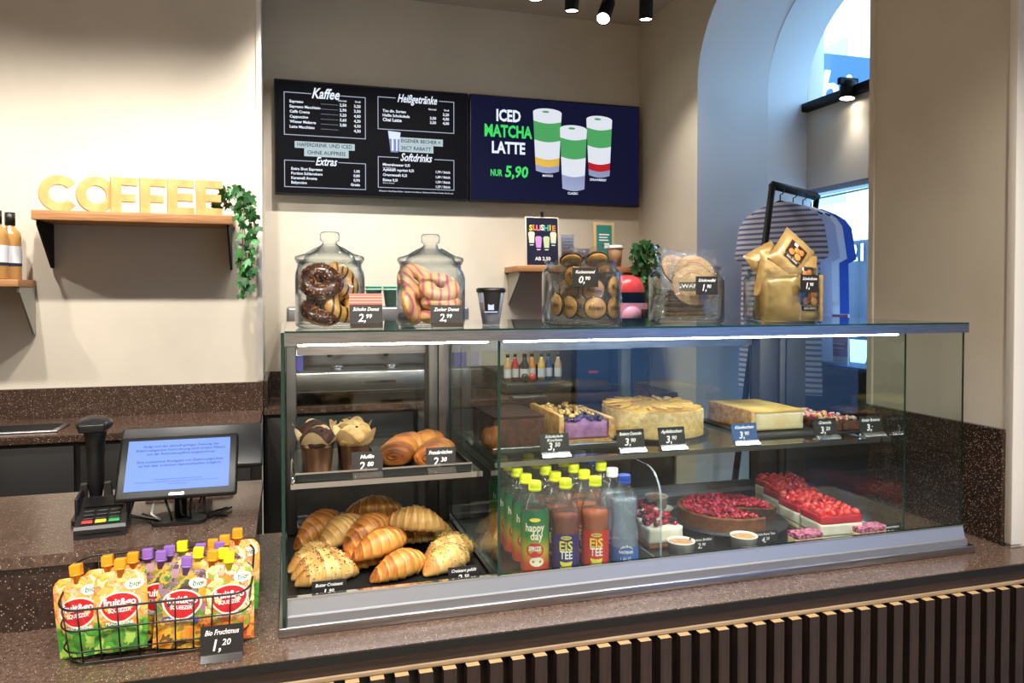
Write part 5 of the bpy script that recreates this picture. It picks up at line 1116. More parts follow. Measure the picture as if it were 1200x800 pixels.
def bottle_proto(kind):
    t = thing('drink_bottle', 'drink bottle', 'bottle', (0, 0, 0)); R_ = 0.0325
    if kind == 'water': body = [(0, 0), (0.028, 0), (0.0325, 0.006), (0.0335, 0.03), (0.0335, 0.075), (0.0295, 0.105), (0.0290, 0.118), (0.0325, 0.135), (0.0315, 0.155), (0.022, 0.180), (0.0135, 0.191), (0.0125, 0.199)]
    else: body = [(0, 0), (0.027, 0), (0.0315, 0.006), (R_, 0.015), (R_, 0.118), (0.0335, 0.125), (0.0335, 0.142), (0.030, 0.158), (0.020, 0.178), (0.0135, 0.189), (0.0125, 0.197)]
    MB().lathe(body, 26).build('bottle', 'pet', t)
    lvl = {'water': 0.165, 'tea': 0.142, 'peach': 0.142, 'spritz': 0.150}[kind]; liq = [(max(0, r - 0.0012), z + 0.001) for r, z in body if z < lvl]; liq += [(liq[-1][0] - 0.001, lvl), (0, lvl)]
    MB().lathe(liq, 22).build('drink', {'water': 'water', 'tea': 'tea', 'peach': 'tea_light', 'spritz': 'spritz'}[kind], t)
    MB().lathe([(0.0145, 0.197), (0.0152, 0.199), (0.0152, 0.203), (0.0145, 0.2035), (0.0148, 0.205), (0.0148, 0.217), (0.0135, 0.2185), (0, 0.2185)], 22).build('cap', 'cap_blue' if kind == 'water' else 'cap_lime', t)
    wrap = lambda r: (lambda x, y: Vector((r * math.sin(x / r), -r * math.cos(x / r), y)))
    if kind in ('tea', 'peach'):
        MB().lathe([(R_ + 0.0005, 0.014), (R_ + 0.0005, 0.096)], 26).build('label_sleeve', 'label_indigo' if kind == 'tea' else 'label_redt', t)
        a = MB(); a.text('EiS', 0.030, bold=0.022, w=0.032, fn=lambda x, y: wrap(R_ + 0.0012)(x, 0.068 + y))
        W_ = wrap(R_ + 0.0011); P = [(0.015 * math.cos(PI + PI * i / 12), 0.033 + 0.014 * math.sin(PI + PI * i / 12)) for i in range(13)]
        a.add([W_(0, 0.031)] + [W_(*p) for p in P], [(0, i + 1, i + 2) for i in range(12)])
        E_ = ell(0, 0.088, 0.013, 0.0045, 18); a.add([W_(0, 0.088)] + [W_(*p) for p in E_], [(0, i + 1, (i + 1) % 18 + 1) for i in range(18)])
        a.build('yellow_lettering', 'yellow_print', t)
        MB().text('TEE', 0.026, bold=0.022, w=0.030, fn=lambda x, y: wrap(R_ + 0.0012)(x, 0.047 + y)).build('white_lettering', 'white_print', t)
        MB().text('RAUCH', 0.0055, bold=0.03, w=0.018, fn=lambda x, y: wrap(R_ + 0.0016)(x, 0.088 + y)).build('brand_lettering', 'label_indigo', t)
    elif kind == 'spritz':
        MB().lathe([(r + 0.0006, z) for r, z in body if 0.010 < z < 0.165], 26).build('label_sleeve', 'sleeve_green', t)
        a = MB(); a.text('happy', 0.026, w=0.046, bold=0.02, fn=lambda x, y: wrap(R_ + 0.0016)(x, 0.118 + y)); a.text('day', 0.026, w=0.030, bold=0.02, fn=lambda x, y: wrap(R_ + 0.0016)(x + 0.004, 0.099 + y)); a.build('yellow_lettering', 'logo_cream', t)
        W_ = wrap(R_ + 0.0013); E_ = ell(0, 0.066, 0.021, 0.017, 22); MB().add([W_(0, 0.066)] + [W_(*p) for p in E_], [(0, i + 1, (i + 1) % 22 + 1) for i in range(22)]).build('red_spot', 'logo_red', t)
        MB().text('SPRIZZ', 0.014, bold=0.03, w=0.030, fn=lambda x, y: wrap(R_ + 0.0018)(x, 0.070 + y)).build('spot_lettering', 'white_print', t)
        E_ = ell(0.004, 0.040, 0.017, 0.011, 18); MB().add([W_(0.004, 0.04)] + [W_(*p) for p in E_], [(0, i + 1, (i + 1) % 18 + 1) for i in range(18)]).build('fruit_print', 'logo_cream', t)
        W2 = lambda x, y: Vector((x, -0.0345 + 0.0085 * ((y - 0.135) / 0.025 if y > 0.135 else 0) ** 1 , y)); E_ = ell(0, 0.137, 0.013, 0.0045, 18); MB().add([W_(0, 0.137) + Vector((0, -0.0022, 0))] + [W_(*p) + Vector((0, -0.0022, 0)) for p in E_], [(0, i + 1, (i + 1) % 18 + 1) for i in range(18)]).build('brand_oval', 'yellow_print', t)
    else:
        MB().lathe([(0.0338, 0.008), (0.0340, 0.03), (0.0340, 0.050)], 26).build('label_sleeve', 'label_water', t)
        a = MB(); a.text('GASTEINER', 0.009, bold=0.03, w=0.036, fn=lambda x, y: wrap(0.0348)(x, 0.040 + y)); a.text('LAUT', 0.012, w=0.026, fn=lambda x, y: wrap(0.0348)(x, 0.024 + y))
        W_ = wrap(0.0348); a.add([W_(*p) for p in ((-0.016, 0.047), (-0.006, 0.056), (-0.002, 0.052), (0.002, 0.058), (0.006, 0.053), (0.010, 0.055), (0.018, 0.047))], [(0, 1, 2), (0, 2, 4), (2, 3, 4), (0, 4, 6), (4, 5, 6)]); a.build('label_lettering', 'white_print', t)
    return t
BP = {k: bottle_proto(k) for k in ('spritz', 'tea', 'peach', 'water')}; bused = set()
def bottle(kind, label, x, y, cap=None):
    t = BP[kind] if kind not in bused else dup(BP[kind], (0, 0, 0)); bused.add(kind)
    t.location = (x, y, 0.9492); t.rotation_euler = (0, 0, -0.30); tag(t, label, 'bottle', 'drink bottles in the case')
    if cap:
        for c in t.children:
            if c.name.startswith('cap'): c.data = c.data.copy(); c.data.materials[0] = MATS[cap]
ROW = ('front', 'second', 'third', 'fourth', 'rearmost')
for i in range(5):
    yy = 1.664 + i * 0.0715
    bottle('spritz', 'green-sleeved fruit spritz bottle with lime cap, %s of the left column' % ROW[i], 0.550, yy); bottle('tea', 'iced tea bottle with indigo label, %s of its column' % ROW[i], 0.626, yy)
    bottle('peach', 'iced tea bottle with red label, %s of its column' % ROW[i], 0.702, yy)
    if i != 2: bottle('water', 'clear water bottle with %s cap, %s of the right column' % (('blue', 'white', '', 'blue', 'white')[i], ROW[i]), 0.778, yy, (None, 'cap_white', None, None, 'cap_white')[i])
    else: bottle('peach', 'iced tea bottle with red label standing among the water bottles', 0.778, yy)

# ------------------------------------------------------------------ cakes on the cold deck
ZD = 0.9492
pt = thing('cake_stand', 'round black slate plate under the red currant tart', 'plate', (1.190, 1.865, ZD)); MB().lathe([(0, 0.012), (0.156, 0.012), (0.162, 0.016), (0.162, 0.020), (0, 0.020)], 56).build('disc', 'slate', pt); MB().lathe([(0, 0), (0.06, 0), (0.055, 0.0118), (0, 0.0118)], 32).build('foot', 'black', pt)
rt = thing('red_currant_tart', 'round chocolate tart heaped with red berries, one slice missing', 'tart', (1.185, 1.862, ZD + 0.0205))
B0, B1 = math.radians(-28), math.radians(286); mat('tart_crust', '#6b3f22', 0.7, col2='#84532e', nscale=50, bump=0.6, bscale=140); mat('tart_inside', '#3a2118', 0.7, col2='#5a3a2a', nscale=50)
sector(MB(), 0.135, 0, 0.032, B0, B1, mi=0, cut=1).build('pastry', ['tart_crust', 'tart_inside'], rt)
MB().lathe([(0.135, 0.030), (0.137, 0.036), (0.132, 0.038), (0.126, 0.0325)], 56, a0=B0, a1=B1).build('rim', 'tart_crust', rt)
insec = lambda x, y: x * x + y * y < 0.122 ** 2 and (B0 + 0.08 < math.atan2(y, x) % (2 * PI) - (2 * PI if math.atan2(y, x) % (2 * PI) > B1 else 0) < B1 - 0.08)
scatter_balls(['berry_red', 'berry_pink', 'berry_red'], 520, -0.123, 0.123, -0.123, 0.123, 0.0345, 0.0042, 0.0065, rp, keep=insec, zj=0.007).build('berries', ['berry_red', 'berry_pink', 'berry_red'], rt, kind='stuff')
mat('strawberry', '#d8363c', 0.2, coat=0.5, col2='#ee6a50', nscale=40, nlo=0.4, nhi=0.75); mat('jelly', '#d0303c', 0.1, coat=0.6)
SB = []
for i in range(3):
    mb = MB(); mb.ball((0, 0, 0), 0.0125, 8, 6, sc=(1.15, 0.8, 0.9), amp=0.25, fr=20, seed=i * 5); mb.v = [Vector((v.x, min(v.y, 0.004), max(v.z, -0.006))) for v in mb.v]; SB.append(mb.mesh('strawberry_piece', 'strawberry'))
for i, (x, y) in enumerate(((1.408, 1.705), (1.418, 1.815), (1.445, 1.925), (1.492, 2.035))):
    t = thing('strawberry_cake', ('front', 'second', 'third', 'rearmost')[i] + ' strawberry cream cake in the row at right of deck', 'cake', (x, y, ZD + 0.003), -0.06, 'strawberry cakes')
    rough_box(MB(), -0.062, 0.062, -0.05, 0.05, 0, 0.012, 0.001, 4, seed=i).build('sponge', 'sponge', t); rough_box(MB(), -0.062, 0.062, -0.05, 0.05, 0.0122, 0.044, 0.0008, 4, seed=i).build('cream', 'cream', t); rough_box(MB(), -0.0615, 0.0615, -0.0495, 0.0495, 0.0442, 0.064, 0.0012, 4, seed=i).build('jelly', 'jelly', t)
    for k in range(20):
        o = link('strawberry_piece', SB[k % 3], t); o.location = (-0.048 + (k % 5) * 0.024 + rp.uniform(-.004, .004), -0.037 + (k // 5) * 0.025 + rp.uniform(-.004, .004), 0.068); o.rotation_euler = (rp.uniform(-.4, .4), rp.uniform(-.4, .4), rp.uniform(0, 6))
tag(MB().box(1.338, 1.562, 1.645, 2.095, ZD, ZD + 0.0028).build('slate_board', 'slate'), 'long dark slate board under the row of strawberry cakes', 'board')
for i, (x, y) in enumerate(((0.932, 1.775), (0.945, 1.855), (0.950, 1.935))):
    t = thing('berry_cheesecake', ('front', 'middle', 'rear')[i] + ' cream cake with red and black berries beside the divider', 'cake', (x, y, ZD + 0.001), 0.0, 'berry cream cakes')
    rough_box(MB(), -0.048, 0.048, -0.035, 0.035, 0, 0.010, 0.0012, 4, seed=i).build('base', 'shortcrust_brown', t); rough_box(MB(), -0.048, 0.048, -0.035, 0.035, 0.0102, 0.052, 0.001, 4, seed=i).build('cream', 'cream', t)
    scatter_balls(['berry_pink', 'berry_red', 'berry_black'], 30, -0.043, 0.043, -0.030, 0.030, 0.056, 0.0055, 0.009, rp, amp=0.2).build('berries', ['berry_pink', 'berry_red', 'berry_black'], t, kind='stuff')
mat('brulee', '#c98a52', 0.35, col2='#dba874', nscale=60, coat=0.2); mat('porcelain', '#f1ede4', 0.2, coat=0.3)
for i, (x, y, z0, lb) in enumerate(((0.946, 1.690, 0.0, 'small white cup of baked cream at the front near divider'), (1.122, 1.682, 0.0, 'small white cup of baked cream in front of the tart'), (1.062, 2.045, 0.014, 'white cup of brown cream on little plate behind the tart'))):
    t = thing('dessert_cup', lb, 'dessert', (x, y, ZD + z0), group='cream dessert cups')
    MB().lathe([(0, 0), (0.030, 0), (0.034, 0.032), (0.0355, 0.033), (0.0355, 0.035), (0.032, 0.035), (0.0305, 0.028), (0, 0.028)], 28).build('cup', 'porcelain', t); MB().lathe([(0, 0.0305), (0.031, 0.0305), (0.031, 0.0282)], 28).build('cream', 'brulee', t)
tag(MB().lathe([(0, 0), (0.03, 0), (0.05, 0.009), (0.05, 0.012), (0.03, 0.004), (0, 0.004)], 32, M=T(1.062, 2.045, ZD)).build('saucer', 'porcelain'), 'little white saucer under the cup behind the tart', 'plate')
mat('pink_marble', '#d98aa8', 0.4, col2='#8a1f45', nscale=110, nlo=0.48, nhi=0.58)
for i, (x, w) in enumerate(((1.292, 0.040), (1.480, 0.045))):
    t = thing('raspberry_slice', ('left', 'right')[i] + ' low pink marbled raspberry slice behind the front rim', 'cake', (x, 1.660 if i == 0 else 1.650, ZD + (0.0 if i == 0 else 0.0032)), group='raspberry slices')
    rough_box(MB(), -w, w, -0.020, 0.020, 0, 0.022, 0.001, 4).build('base', 'sponge', t); rough_box(MB(), -w, w, -0.020, 0.020, 0.0222, 0.036, 0.0015, 5).build('marbled_top', 'pink_marble', t)
for lb, ti, p, s, x, y in (('black card beside the front dessert cup', 'Crème Brûlée', '2', '90', 1.008, 1.690), ('black card in front of the red berry tart', 'Schoko Beeren Tarte', '4', '20', 1.192, 1.684), ('black card at the right front corner of the deck', 'Erdbeerschnitte', '3', '90', 1.550, 1.634 + 0.006)):
    price_tag(lb, ti, p, s, (x, y, ZD), 0.0, w=0.070, h=0.036, foot=False, lean=-0.15, base=0.001, group='price cards on the deck')
# ------------------------------------------------------------------ glass jars on top of the case
def squircle(n=3.4):
    def fn(p, a):
        c, s = abs(math.cos(a)), abs(math.sin(a)); k = (c ** n + s ** n) ** (-1 / n)
        return Vector((p.x * k, p.y * k, p.z))
    return fn
def jar(label, loc, R_, H_, lid, sq=False):
    t = thing('glass_jar', label, 'jar', loc, 0.15 if sq else 0.0)
    b = H_ * 0.80
    outer = [(0, 0), (R_ * 0.90, 0), (R_ * 0.98, H_ * 0.03), (R_, H_ * 0.09), (R_, b), (R_ * 0.97, b + 0.008), (R_ * 0.90, b + 0.014), (R_ * 0.89, H_ - 0.006), (R_ * 0.935, H_ - 0.004), (R_ * 0.935, H_)]
    inner = [(R_ * 0.875, H_), (R_ * 0.86, b + 0.014), (R_ * 0.94, b + 0.006), (R_ * 0.962, b), (R_ * 0.962, H_ * 0.10), (R_ * 0.92, H_ * 0.055), (0, H_ * 0.045)]
    fn = squircle(3.0) if sq else None
    if sq:
        f0 = squircle(3.2)
        def fn(p, a):
            q = f0(p, a); w = 1.0 if p.z < b else max(0.0, 1 - (p.z - b) / 0.014); return p.lerp(q * 0.93, w)
    MB().lathe(outer + inner, 48, fn=fn).build('vessel', 'jar_glass', t)
    if lid:
        L_ = MB().lathe([(R_ * 0.78, H_ - 0.012), (R_ * 0.82, H_ + 0.001), (R_ * 0.965, H_ + 0.001), (R_ * 0.975, H_ + 0.006), (R_ * 0.95, H_ + 0.010), (R_ * 0.70, H_ + 0.016), (R_ * 0.40, H_ + 0.030), (R_ * 0.22, H_ + 0.036), (R_ * 0.20, H_ + 0.042)], 40).lathe([(R_ * 0.20, H_ + 0.040), (R_ * 0.40, H_ + 0.024), (R_ * 0.70, H_ + 0.010), (R_ * 0.78, H_ - 0.008)], 40).build('lid', 'jar_glass', t)
        MB().lathe([(R_ * 0.20, H_ + 0.0425), (R_ * 0.27, H_ + 0.046), (R_ * 0.28, H_ + 0.060), (R_ * 0.24, H_ + 0.065), (0, H_ + 0.066)], 24).build('knob', 'jar_glass', L_)
    return t
ZJ = ZT + 0.0005
J1, J2, J3, J4, J5 = (0.092, 1.755), (0.322, 1.755), (0.705, 1.765), (1.005, 1.775), (1.298, 1.775)
jar('tall lidded glass jar of chocolate donuts', (*J1, ZJ), 0.079, 0.150, True, True); jar('tall lidded glass jar of pink striped donuts', (*J2, ZJ), 0.080, 0.150, True, True)
jar('open glass jar of wrapped cookies with 0,90 card', (*J3, ZJ), 0.098, 0.158, False); jar('open glass jar of wrapped waffles with black 1,90 card', (*J4, ZJ), 0.098, 0.148, False); jar('open glass jar of biscuit bags in front of striped shirt', (*J5, ZJ), 0.100, 0.145, False)
# donuts
crumb('dough', '#c98a4a', '#dba864', 0.3, 90); mat('icing_choc', '#3a1d14', 0.25, coat=0.4, col2='#4c281b', nscale=30); mat('nut_bits', '#b07a50', 0.5); mat('nut_bits_dark', '#5a3220', 0.4); mat('icing_banana', '#cfa35c', 0.3, coat=0.3)
stripes('icing_stripe', '#e6ba80', '#d66a80', 52, 'X', 0.72, 0.35); stripes('icing_zebra', '#3a1d14', '#c9984e', 60, 'X', 0.30, 0.3); mat('icing_cream', '#f2dfc4', 0.35)
def torus_pts(R_, r, n=36, k=16, th0=0.0, th1=2 * PI, amp=0.0, seed=0, flat=0.85):
    V = []; F = []; full = th1 - th0 > 6.28; kk = k if full else k + 1
    for i in range(n):
        a = 2 * PI * i / n
        for j in range(kk):
            th = th0 + (th1 - th0) * j / k; q = 1 + amp * noise.noise(Vector((math.cos(a) * 3, math.sin(a) * 3, th + seed)))
            e = 0 if full else 0.12 * math.sin(a * 5 + seed) * ((j == 0) + (j == k))
            V.append(((R_ + r * q * math.cos(th + e)) * math.cos(a), (R_ + r * q * math.cos(th + e)) * math.sin(a), r * q * flat * math.sin(th + e)))
    for i in range(n):
        for j in range(k):
            a, b = i * kk + j, i * kk + (j + 1) % kk; c, d = ((i + 1) % n) * kk + (j + 1) % kk, ((i + 1) % n) * kk + j; F.append((a, d, c, b))
    return V, F
def donut_proto(icing, bits):
    t = thing('donut', 'donut', 'donut', (0, 0, 0)); R_, r = 0.0285, 0.0185
    MB().add(*torus_pts(R_, r, amp=0.05), smooth=True).build('dough', 'dough', t); MB().add(*torus_pts(R_, r * 1.06, 40, 12, -0.1, PI + 0.1, 0.04, 2.0), smooth=True).build('icing', icing, t)
    if bits:
        mb = MB()
        for q in range(170):
            a = rp.uniform(0, 6.28); th = rp.uniform(0.15, 2.95); p = ((R_ + r * 1.09 * math.cos(th)) * math.cos(a), (R_ + r * 1.09 * math.cos(th)) * math.sin(a), r * 0.92 * math.sin(th))
            mb.box(-0.0018, 0.0018, -0.0013, 0.0013, -0.0012, 0.0012, mi=q % 2, M=T(*p) @ RZ(rp.uniform(0, 6)) @ RX(rp.uniform(0, 3)))
        mb.build('nut_bits', ['nut_bits', 'nut_bits_dark'], t, kind='stuff')
    return t
DP = {'choc': donut_proto('icing_choc', True), 'zebra': donut_proto('icing_zebra', False), 'pink': donut_proto('icing_stripe', False)}; dused = set()
def donut(kind, label, loc, rot, group):
    t = DP[kind] if kind not in dused else dup(DP[kind], (0, 0, 0)); dused.add(kind); t.location = (loc[0], loc[1], ZJ + 0.008 + loc[2]); t.rotation_euler = rot; tag(t, label, 'donut', group)
g = 'chocolate donuts in the jar'; x, y = J1
for a in (('choc', 'nut-covered chocolate donut at upper left, hole facing out', (x - 0.022, y - 0.018, 0.095), (0.95, -0.25, 0.2)), ('choc', 'nut-covered chocolate donut lying low at left', (x - 0.020, y - 0.018, 0.028), (0.55, -0.15, 0.6)), ('zebra', 'brown striped donut at lower right behind the tag', (x + 0.026, y - 0.010, 0.044), (1.0, 0.25, 0.4)),
          ('zebra', 'brown striped donut at upper right against the glass', (x + 0.028, y + 0.014, 0.098), (1.0, 0.5, 0.6)), ('choc', 'nut-covered chocolate donut at the back of jar', (x - 0.005, y + 0.042, 0.058), (1.3, 0.1, 0.3))): donut(*a, g)
g = 'pink striped donuts in the jar'; x, y = J2
for a in (('pink', 'pink striped donut facing out at the top centre', (x + 0.016, y - 0.028, 0.082), (0.70, 0.10, 0.0)), ('pink', 'pink striped donut lying flat below the top one', (x + 0.022, y - 0.022, 0.046), (0.12, 0.02, 0.2)), ('pink', 'pink striped donut at the bottom right', (x + 0.018, y - 0.018, 0.014), (0.05, 0.0, 0.5)), ('pink', 'pink striped donut standing on edge at lower left', (x - 0.045, y - 0.010, 0.044), (1.35, 0.0, 1.15)),
          ('pink', 'pink striped donut leaning at the upper left', (x - 0.032, y + 0.010, 0.098), (0.9, -0.5, 0.8)), ('pink', 'pink striped donut at the back of jar', (x + 0.02, y + 0.042, 0.05), (1.4, 0.1, 0.2))): donut(*a, g)
# wrapped cookies
mat('biscuit', '#d3a25c', 0.6, col2='#c08a44', nscale=60, bump=0.2); mat('choc_side', '#2c1712', 0.35)
def film_mesh(w, h, d, seed):
    n = 14; V = []; F = []
    for s in (-1, 1):
        for j in range(n + 1):
            for i in range(n + 1):
                u, v = 2 * i / n - 1, 2 * j / n - 1; b = max(0, (1 - u ** 4) * (1 - abs(v) ** 3)) ** 0.6
                V.append((u * w * (1 + 0.04 * noise.noise(Vector((v * 3, seed, 1)))), s * (d * b + 0.0005) + 0.003 * noise.noise(Vector((u * 4, v * 4, seed + s))), v * h * (1 + 0.05 * noise.noise(Vector((u * 5, seed, 4))))))
    m = n + 1
    for s in (0, 1):
        for j in range(n):
            for i in range(n):
                f = (s * m * m + j * m + i, s * m * m + j * m + i + 1, s * m * m + (j + 1) * m + i + 1, s * m * m + (j + 1) * m + i); F.append(f if s == 0 else f[::-1])
    return MB().add(V, F, smooth=True)
FILM = film_mesh(0.036, 0.050, 0.010, 1).mesh('wrapper', 'film'); RXM = RX(PI / 2)
def cookie_proto():
    t = thing('wrapped_cookie', 'cookie', 'cookie', (0, 0, 0))
    MB().lathe([(0, 0.0), (0.0245, 0.0), (0.026, 0.002), (0.0245, 0.0045), (0, 0.0055)], 26, M=RXM).build('biscuit', 'biscuit', t)
    MB().lathe([(0, -0.006), (0.027, -0.006), (0.0285, -0.003), (0.0285, -0.0005), (0.0255, -0.0002), (0, -0.0002)], 26, M=RXM).build('chocolate_base', 'choc_side', t)
    MB().text('hlsen', 0.017, T(0, -0.0062, 0) @ FRONT, shear=0.3, bold=0.01, w=0.036).build('lettering', 'choc_side', t); link('wrapper', FILM, t); return t
CP = cookie_proto(); first = [True]
def cookie(label, loc, rot):
    t = CP if first[0] else dup(CP, (0, 0, 0)); first[0] = False; t.location = (J3[0] + loc[0], J3[1] + loc[1], ZJ + loc[2]); t.rotation_euler = rot; tag(t, label, 'cookie', 'wrapped cookies in the jar')
for a in (('wrapped cookie at the bottom front showing its lettering', (0.006, -0.078, 0.042), (0.0, 0, -0.25)), ('wrapped cookie under the 0,90 card', (0.004, -0.072, 0.085), (0.1, 0.2, -0.2)), ('wrapped cookie at right front, lower one', (0.062, -0.055, 0.042), (0.0, 0, 0.55)), ('wrapped cookie at right front, upper one', (0.064, -0.052, 0.092), (0.0, 0.3, 0.6)), ('wrapped cookie at the upper left near the rim', (-0.040, -0.062, 0.118), (0.3, 0.6, -0.6)),
          ('wrapped cookie seen edge-on at lower left front', (-0.050, -0.052, 0.045), (0.0, 0.1, -1.15)), ('wrapped cookie seen edge-on at far left', (-0.072, -0.020, 0.050), (0.0, 0.1, -1.35)), ('wrapped cookie standing left of the middle', (-0.045, -0.030, 0.088), (0.1, -0.3, -0.9)), ('wrapped cookie on top of the heap at left', (-0.038, -0.030, 0.158), (1.0, 0.2, 0.1)), ('wrapped cookie on top of the heap at right', (0.030, -0.030, 0.160), (0.9, -0.2, -0.4)),
          ('wrapped cookie on top at the back', (0.0, 0.035, 0.158), (1.3, 0.0, 0.4)), ('wrapped cookie behind the heap at left', (-0.045, 0.04, 0.06), (0.0, 0, 0.5)), ('wrapped cookie behind the heap in the middle', (0.01, 0.055, 0.05), (0.0, 0, 0.1)), ('wrapped cookie behind the heap at right', (0.055, 0.02, 0.06), (0.0, 0, 1.1)), ('wrapped cookie in the core of the heap', (0.0, -0.01, 0.045), (0.0, 0, 0.4)), ('wrapped cookie in the upper core of the heap', (0.01, -0.015, 0.10), (0.2, 0, -0.3))): cookie(*a)
# wrapped waffles
mat('waffle', '#b99468', 0.65, col2='#a47c50', nscale=50, bump=0.3); mat('waffle_dark', '#6b4a30', 0.6); mat('cream_wafer', '#b89a70', 0.65, col2='#a5855a', nscale=60, bump=0.3)
WF = film_mesh(0.066, 0.072, 0.008, 7).mesh('wrapper', 'film')
def waffle_proto(lab):
    t = thing('wrapped_waffle', 'waffle', 'waffle', (0, 0, 0)); r = 0.053
    MB().lathe([(0, 0.0), (r, 0.0), (r + 0.001, 0.0015), (r, 0.003), (0, 0.003)], 40, M=RXM).build('wafer', 'cream_wafer' if lab else 'waffle', t); MB().lathe([(0, -0.0045), (r - 0.002, -0.0045), (r - 0.001, -0.0002), (0, -0.0002)], 40, M=RXM).build('filling', 'waffle_dark', t)
    if lab:
        MB().lathe([(r * 0.62, 0.0032), (r * 0.64, 0.0042), (r * 0.66, 0.0032)], 40, M=RXM).build('embossed_ring', 'waffle', t); MB().box(-0.038, 0.040, -0.0052, -0.0036, -0.011, 0.011, M=T(0, 0, -0.004)).build('paper_label', 'card', t)
        MB().text('WAFFEL', 0.015, T(0, -0.0056, -0.004) @ FRONT, w=0.062, bold=0.01).build('lettering', 'logo_cream', t)
    link('wrapper', WF, t); return t
WP = {1: waffle_proto(True), 0: waffle_proto(False)}; wused = set()
def waffle(lab, label, loc, rot):
    t = WP[lab] if lab not in wused else dup(WP[lab], (0, 0, 0)); wused.add(lab); t.location = (J4[0] + loc[0], J4[1] + loc[1], ZJ + loc[2]); t.rotation_euler = rot; tag(t, label, 'waffle', 'wrapped waffles in the jar')
waffle(1, 'round wrapped waffle with black paper label standing upright in jar', (-0.008, -0.052, 0.098), (-0.32, 0, -0.35)); waffle(1, 'round wrapped waffle with label leaning behind the front one', (0.012, -0.022, 0.128), (-0.45, 0, -0.2)); waffle(0, 'plain wrapped waffle sticking out of jar at the back', (-0.01, 0.020, 0.135), (-0.6, 0.2, 0.1))
for i in range(6): waffle(0, ('lowest', 'second lowest', 'third', 'fourth', 'fifth', 'topmost')[i] + ' flat wrapped waffle in the pile at the bottom of jar', (rp.uniform(-.008, .008), rp.uniform(-.008, .008), 0.018 + i * 0.0125), (PI / 2 + rp.uniform(-.06, .06), rp.uniform(-.05, .05), rp.uniform(0, 6)))
# biscuit bags
mat('bag_gold', '#c3a367', 0.35, col2='#a98850', nscale=20, metal=0.15, bump=0.5, bscale=35, coat=0.3); mat('bag_window', '#4b2e20', 0.3, col2='#2c1a14', nscale=30); mat('bag_ball', '#d8964c', 0.5, col2='#c47c34', nscale=50)
def bag_proto():
    t = thing('biscuit_bag', 'bag', 'bag', (0, 0, 0)); w, h, d = 0.052, 0.062, 0.017
    mb = film_mesh(w, h, d, 3); mb.build('bag', 'bag_gold', t)
    fz = lambda x, z, o: Vector((x, -(d * max(0, (1 - (x / w) ** 4) * (1 - abs(z / h) ** 3)) ** 0.6) - 0.0022 - o, z)); G = [(x, z) for z in (-0.018, -0.009, 0.0, 0.009, 0.018, 0.026) for x in (-0.028, -0.014, 0.0, 0.014, 0.028)]
    MB().add([fz(x, z, 0.0) for x, z in G], [(r * 5 + c, r * 5 + c + 1, (r + 1) * 5 + c + 1, (r + 1) * 5 + c) for r in range(5) for c in range(4)], smooth=True).build('picture', 'bag_window', t)
    for (x, z, r) in ((-0.012, -0.008, 0.010), (0.010, -0.010, 0.011), (0.0, 0.006, 0.009), (0.014, 0.010, 0.009)): MB().ball(fz(x, z, 0.0), r, 10, 6, sc=(1, 0.22, 1)).build('pictured_biscuit', 'bag_ball', t)
    Q = [(x, z) for z in (-0.034, -0.022) for x in (-0.026, -0.013, 0, 0.013, 0.026)]; MB().add([fz(x, z, 0.0006) for x, z in Q], [(c, c + 1, 6 + c, 5 + c) for c in range(4)]).build('paper_label', 'card', t); MB().text('BEURRE', 0.009, w=0.036, fn=lambda x, y: fz(x, -0.028 + y, 0.0012)).build('lettering', 'logo_cream', t)
    MB().add([fz(x, z, 0.0006) for x, z in ((-0.016, 0.014), (-0.004, 0.014), (-0.004, 0.024), (-0.016, 0.024))], [(0, 1, 2, 3)]).build('sticker', 'white_print', t)
    return t
GP = bag_proto(); gf = [True]
def bag(label, loc, rot):
    t = GP if gf[0] else dup(GP, (0, 0, 0)); gf[0] = False; t.location = (J5[0] + loc[0], J5[1] + loc[1], ZJ + loc[2]); t.rotation_euler = rot; tag(t, label, 'bag', 'biscuit bags in the jar')
for a in (('golden biscuit bag standing at lower right of jar', (0.036, -0.056, 0.066), (0.0, 0, -0.05)), ('golden biscuit bag at lower left with its plain back turned out', (-0.044, -0.054, 0.064), (0.0, 0.06, PI - 0.45)), ('golden biscuit bag at the upper right behind the card', (0.030, -0.040, 0.122), (-0.1, 0.08, 0.0)), ('golden biscuit bag at upper left, crumpled back side out', (-0.044, -0.034, 0.124), (0.06, -0.2, PI - 0.2)),
          ('golden biscuit bag lying tilted on the very top', (0.006, -0.034, 0.182), (-0.40, 0.72, -0.20)), ('golden biscuit bag on top behind the tilted one', (0.016, 0.026, 0.160), (-0.7, -0.3, -0.2)), ('golden biscuit bag at the back of jar, lower', (0.0, 0.050, 0.066), (0.0, 0, 0.1)), ('golden biscuit bag in the middle of jar', (0.0, -0.002, 0.066), (0.0, 0, -0.1)), ('golden biscuit bag leaning out of jar at upper left', (-0.034, 0.006, 0.150), (-0.35, -0.45, 0.1))): bag(*a)
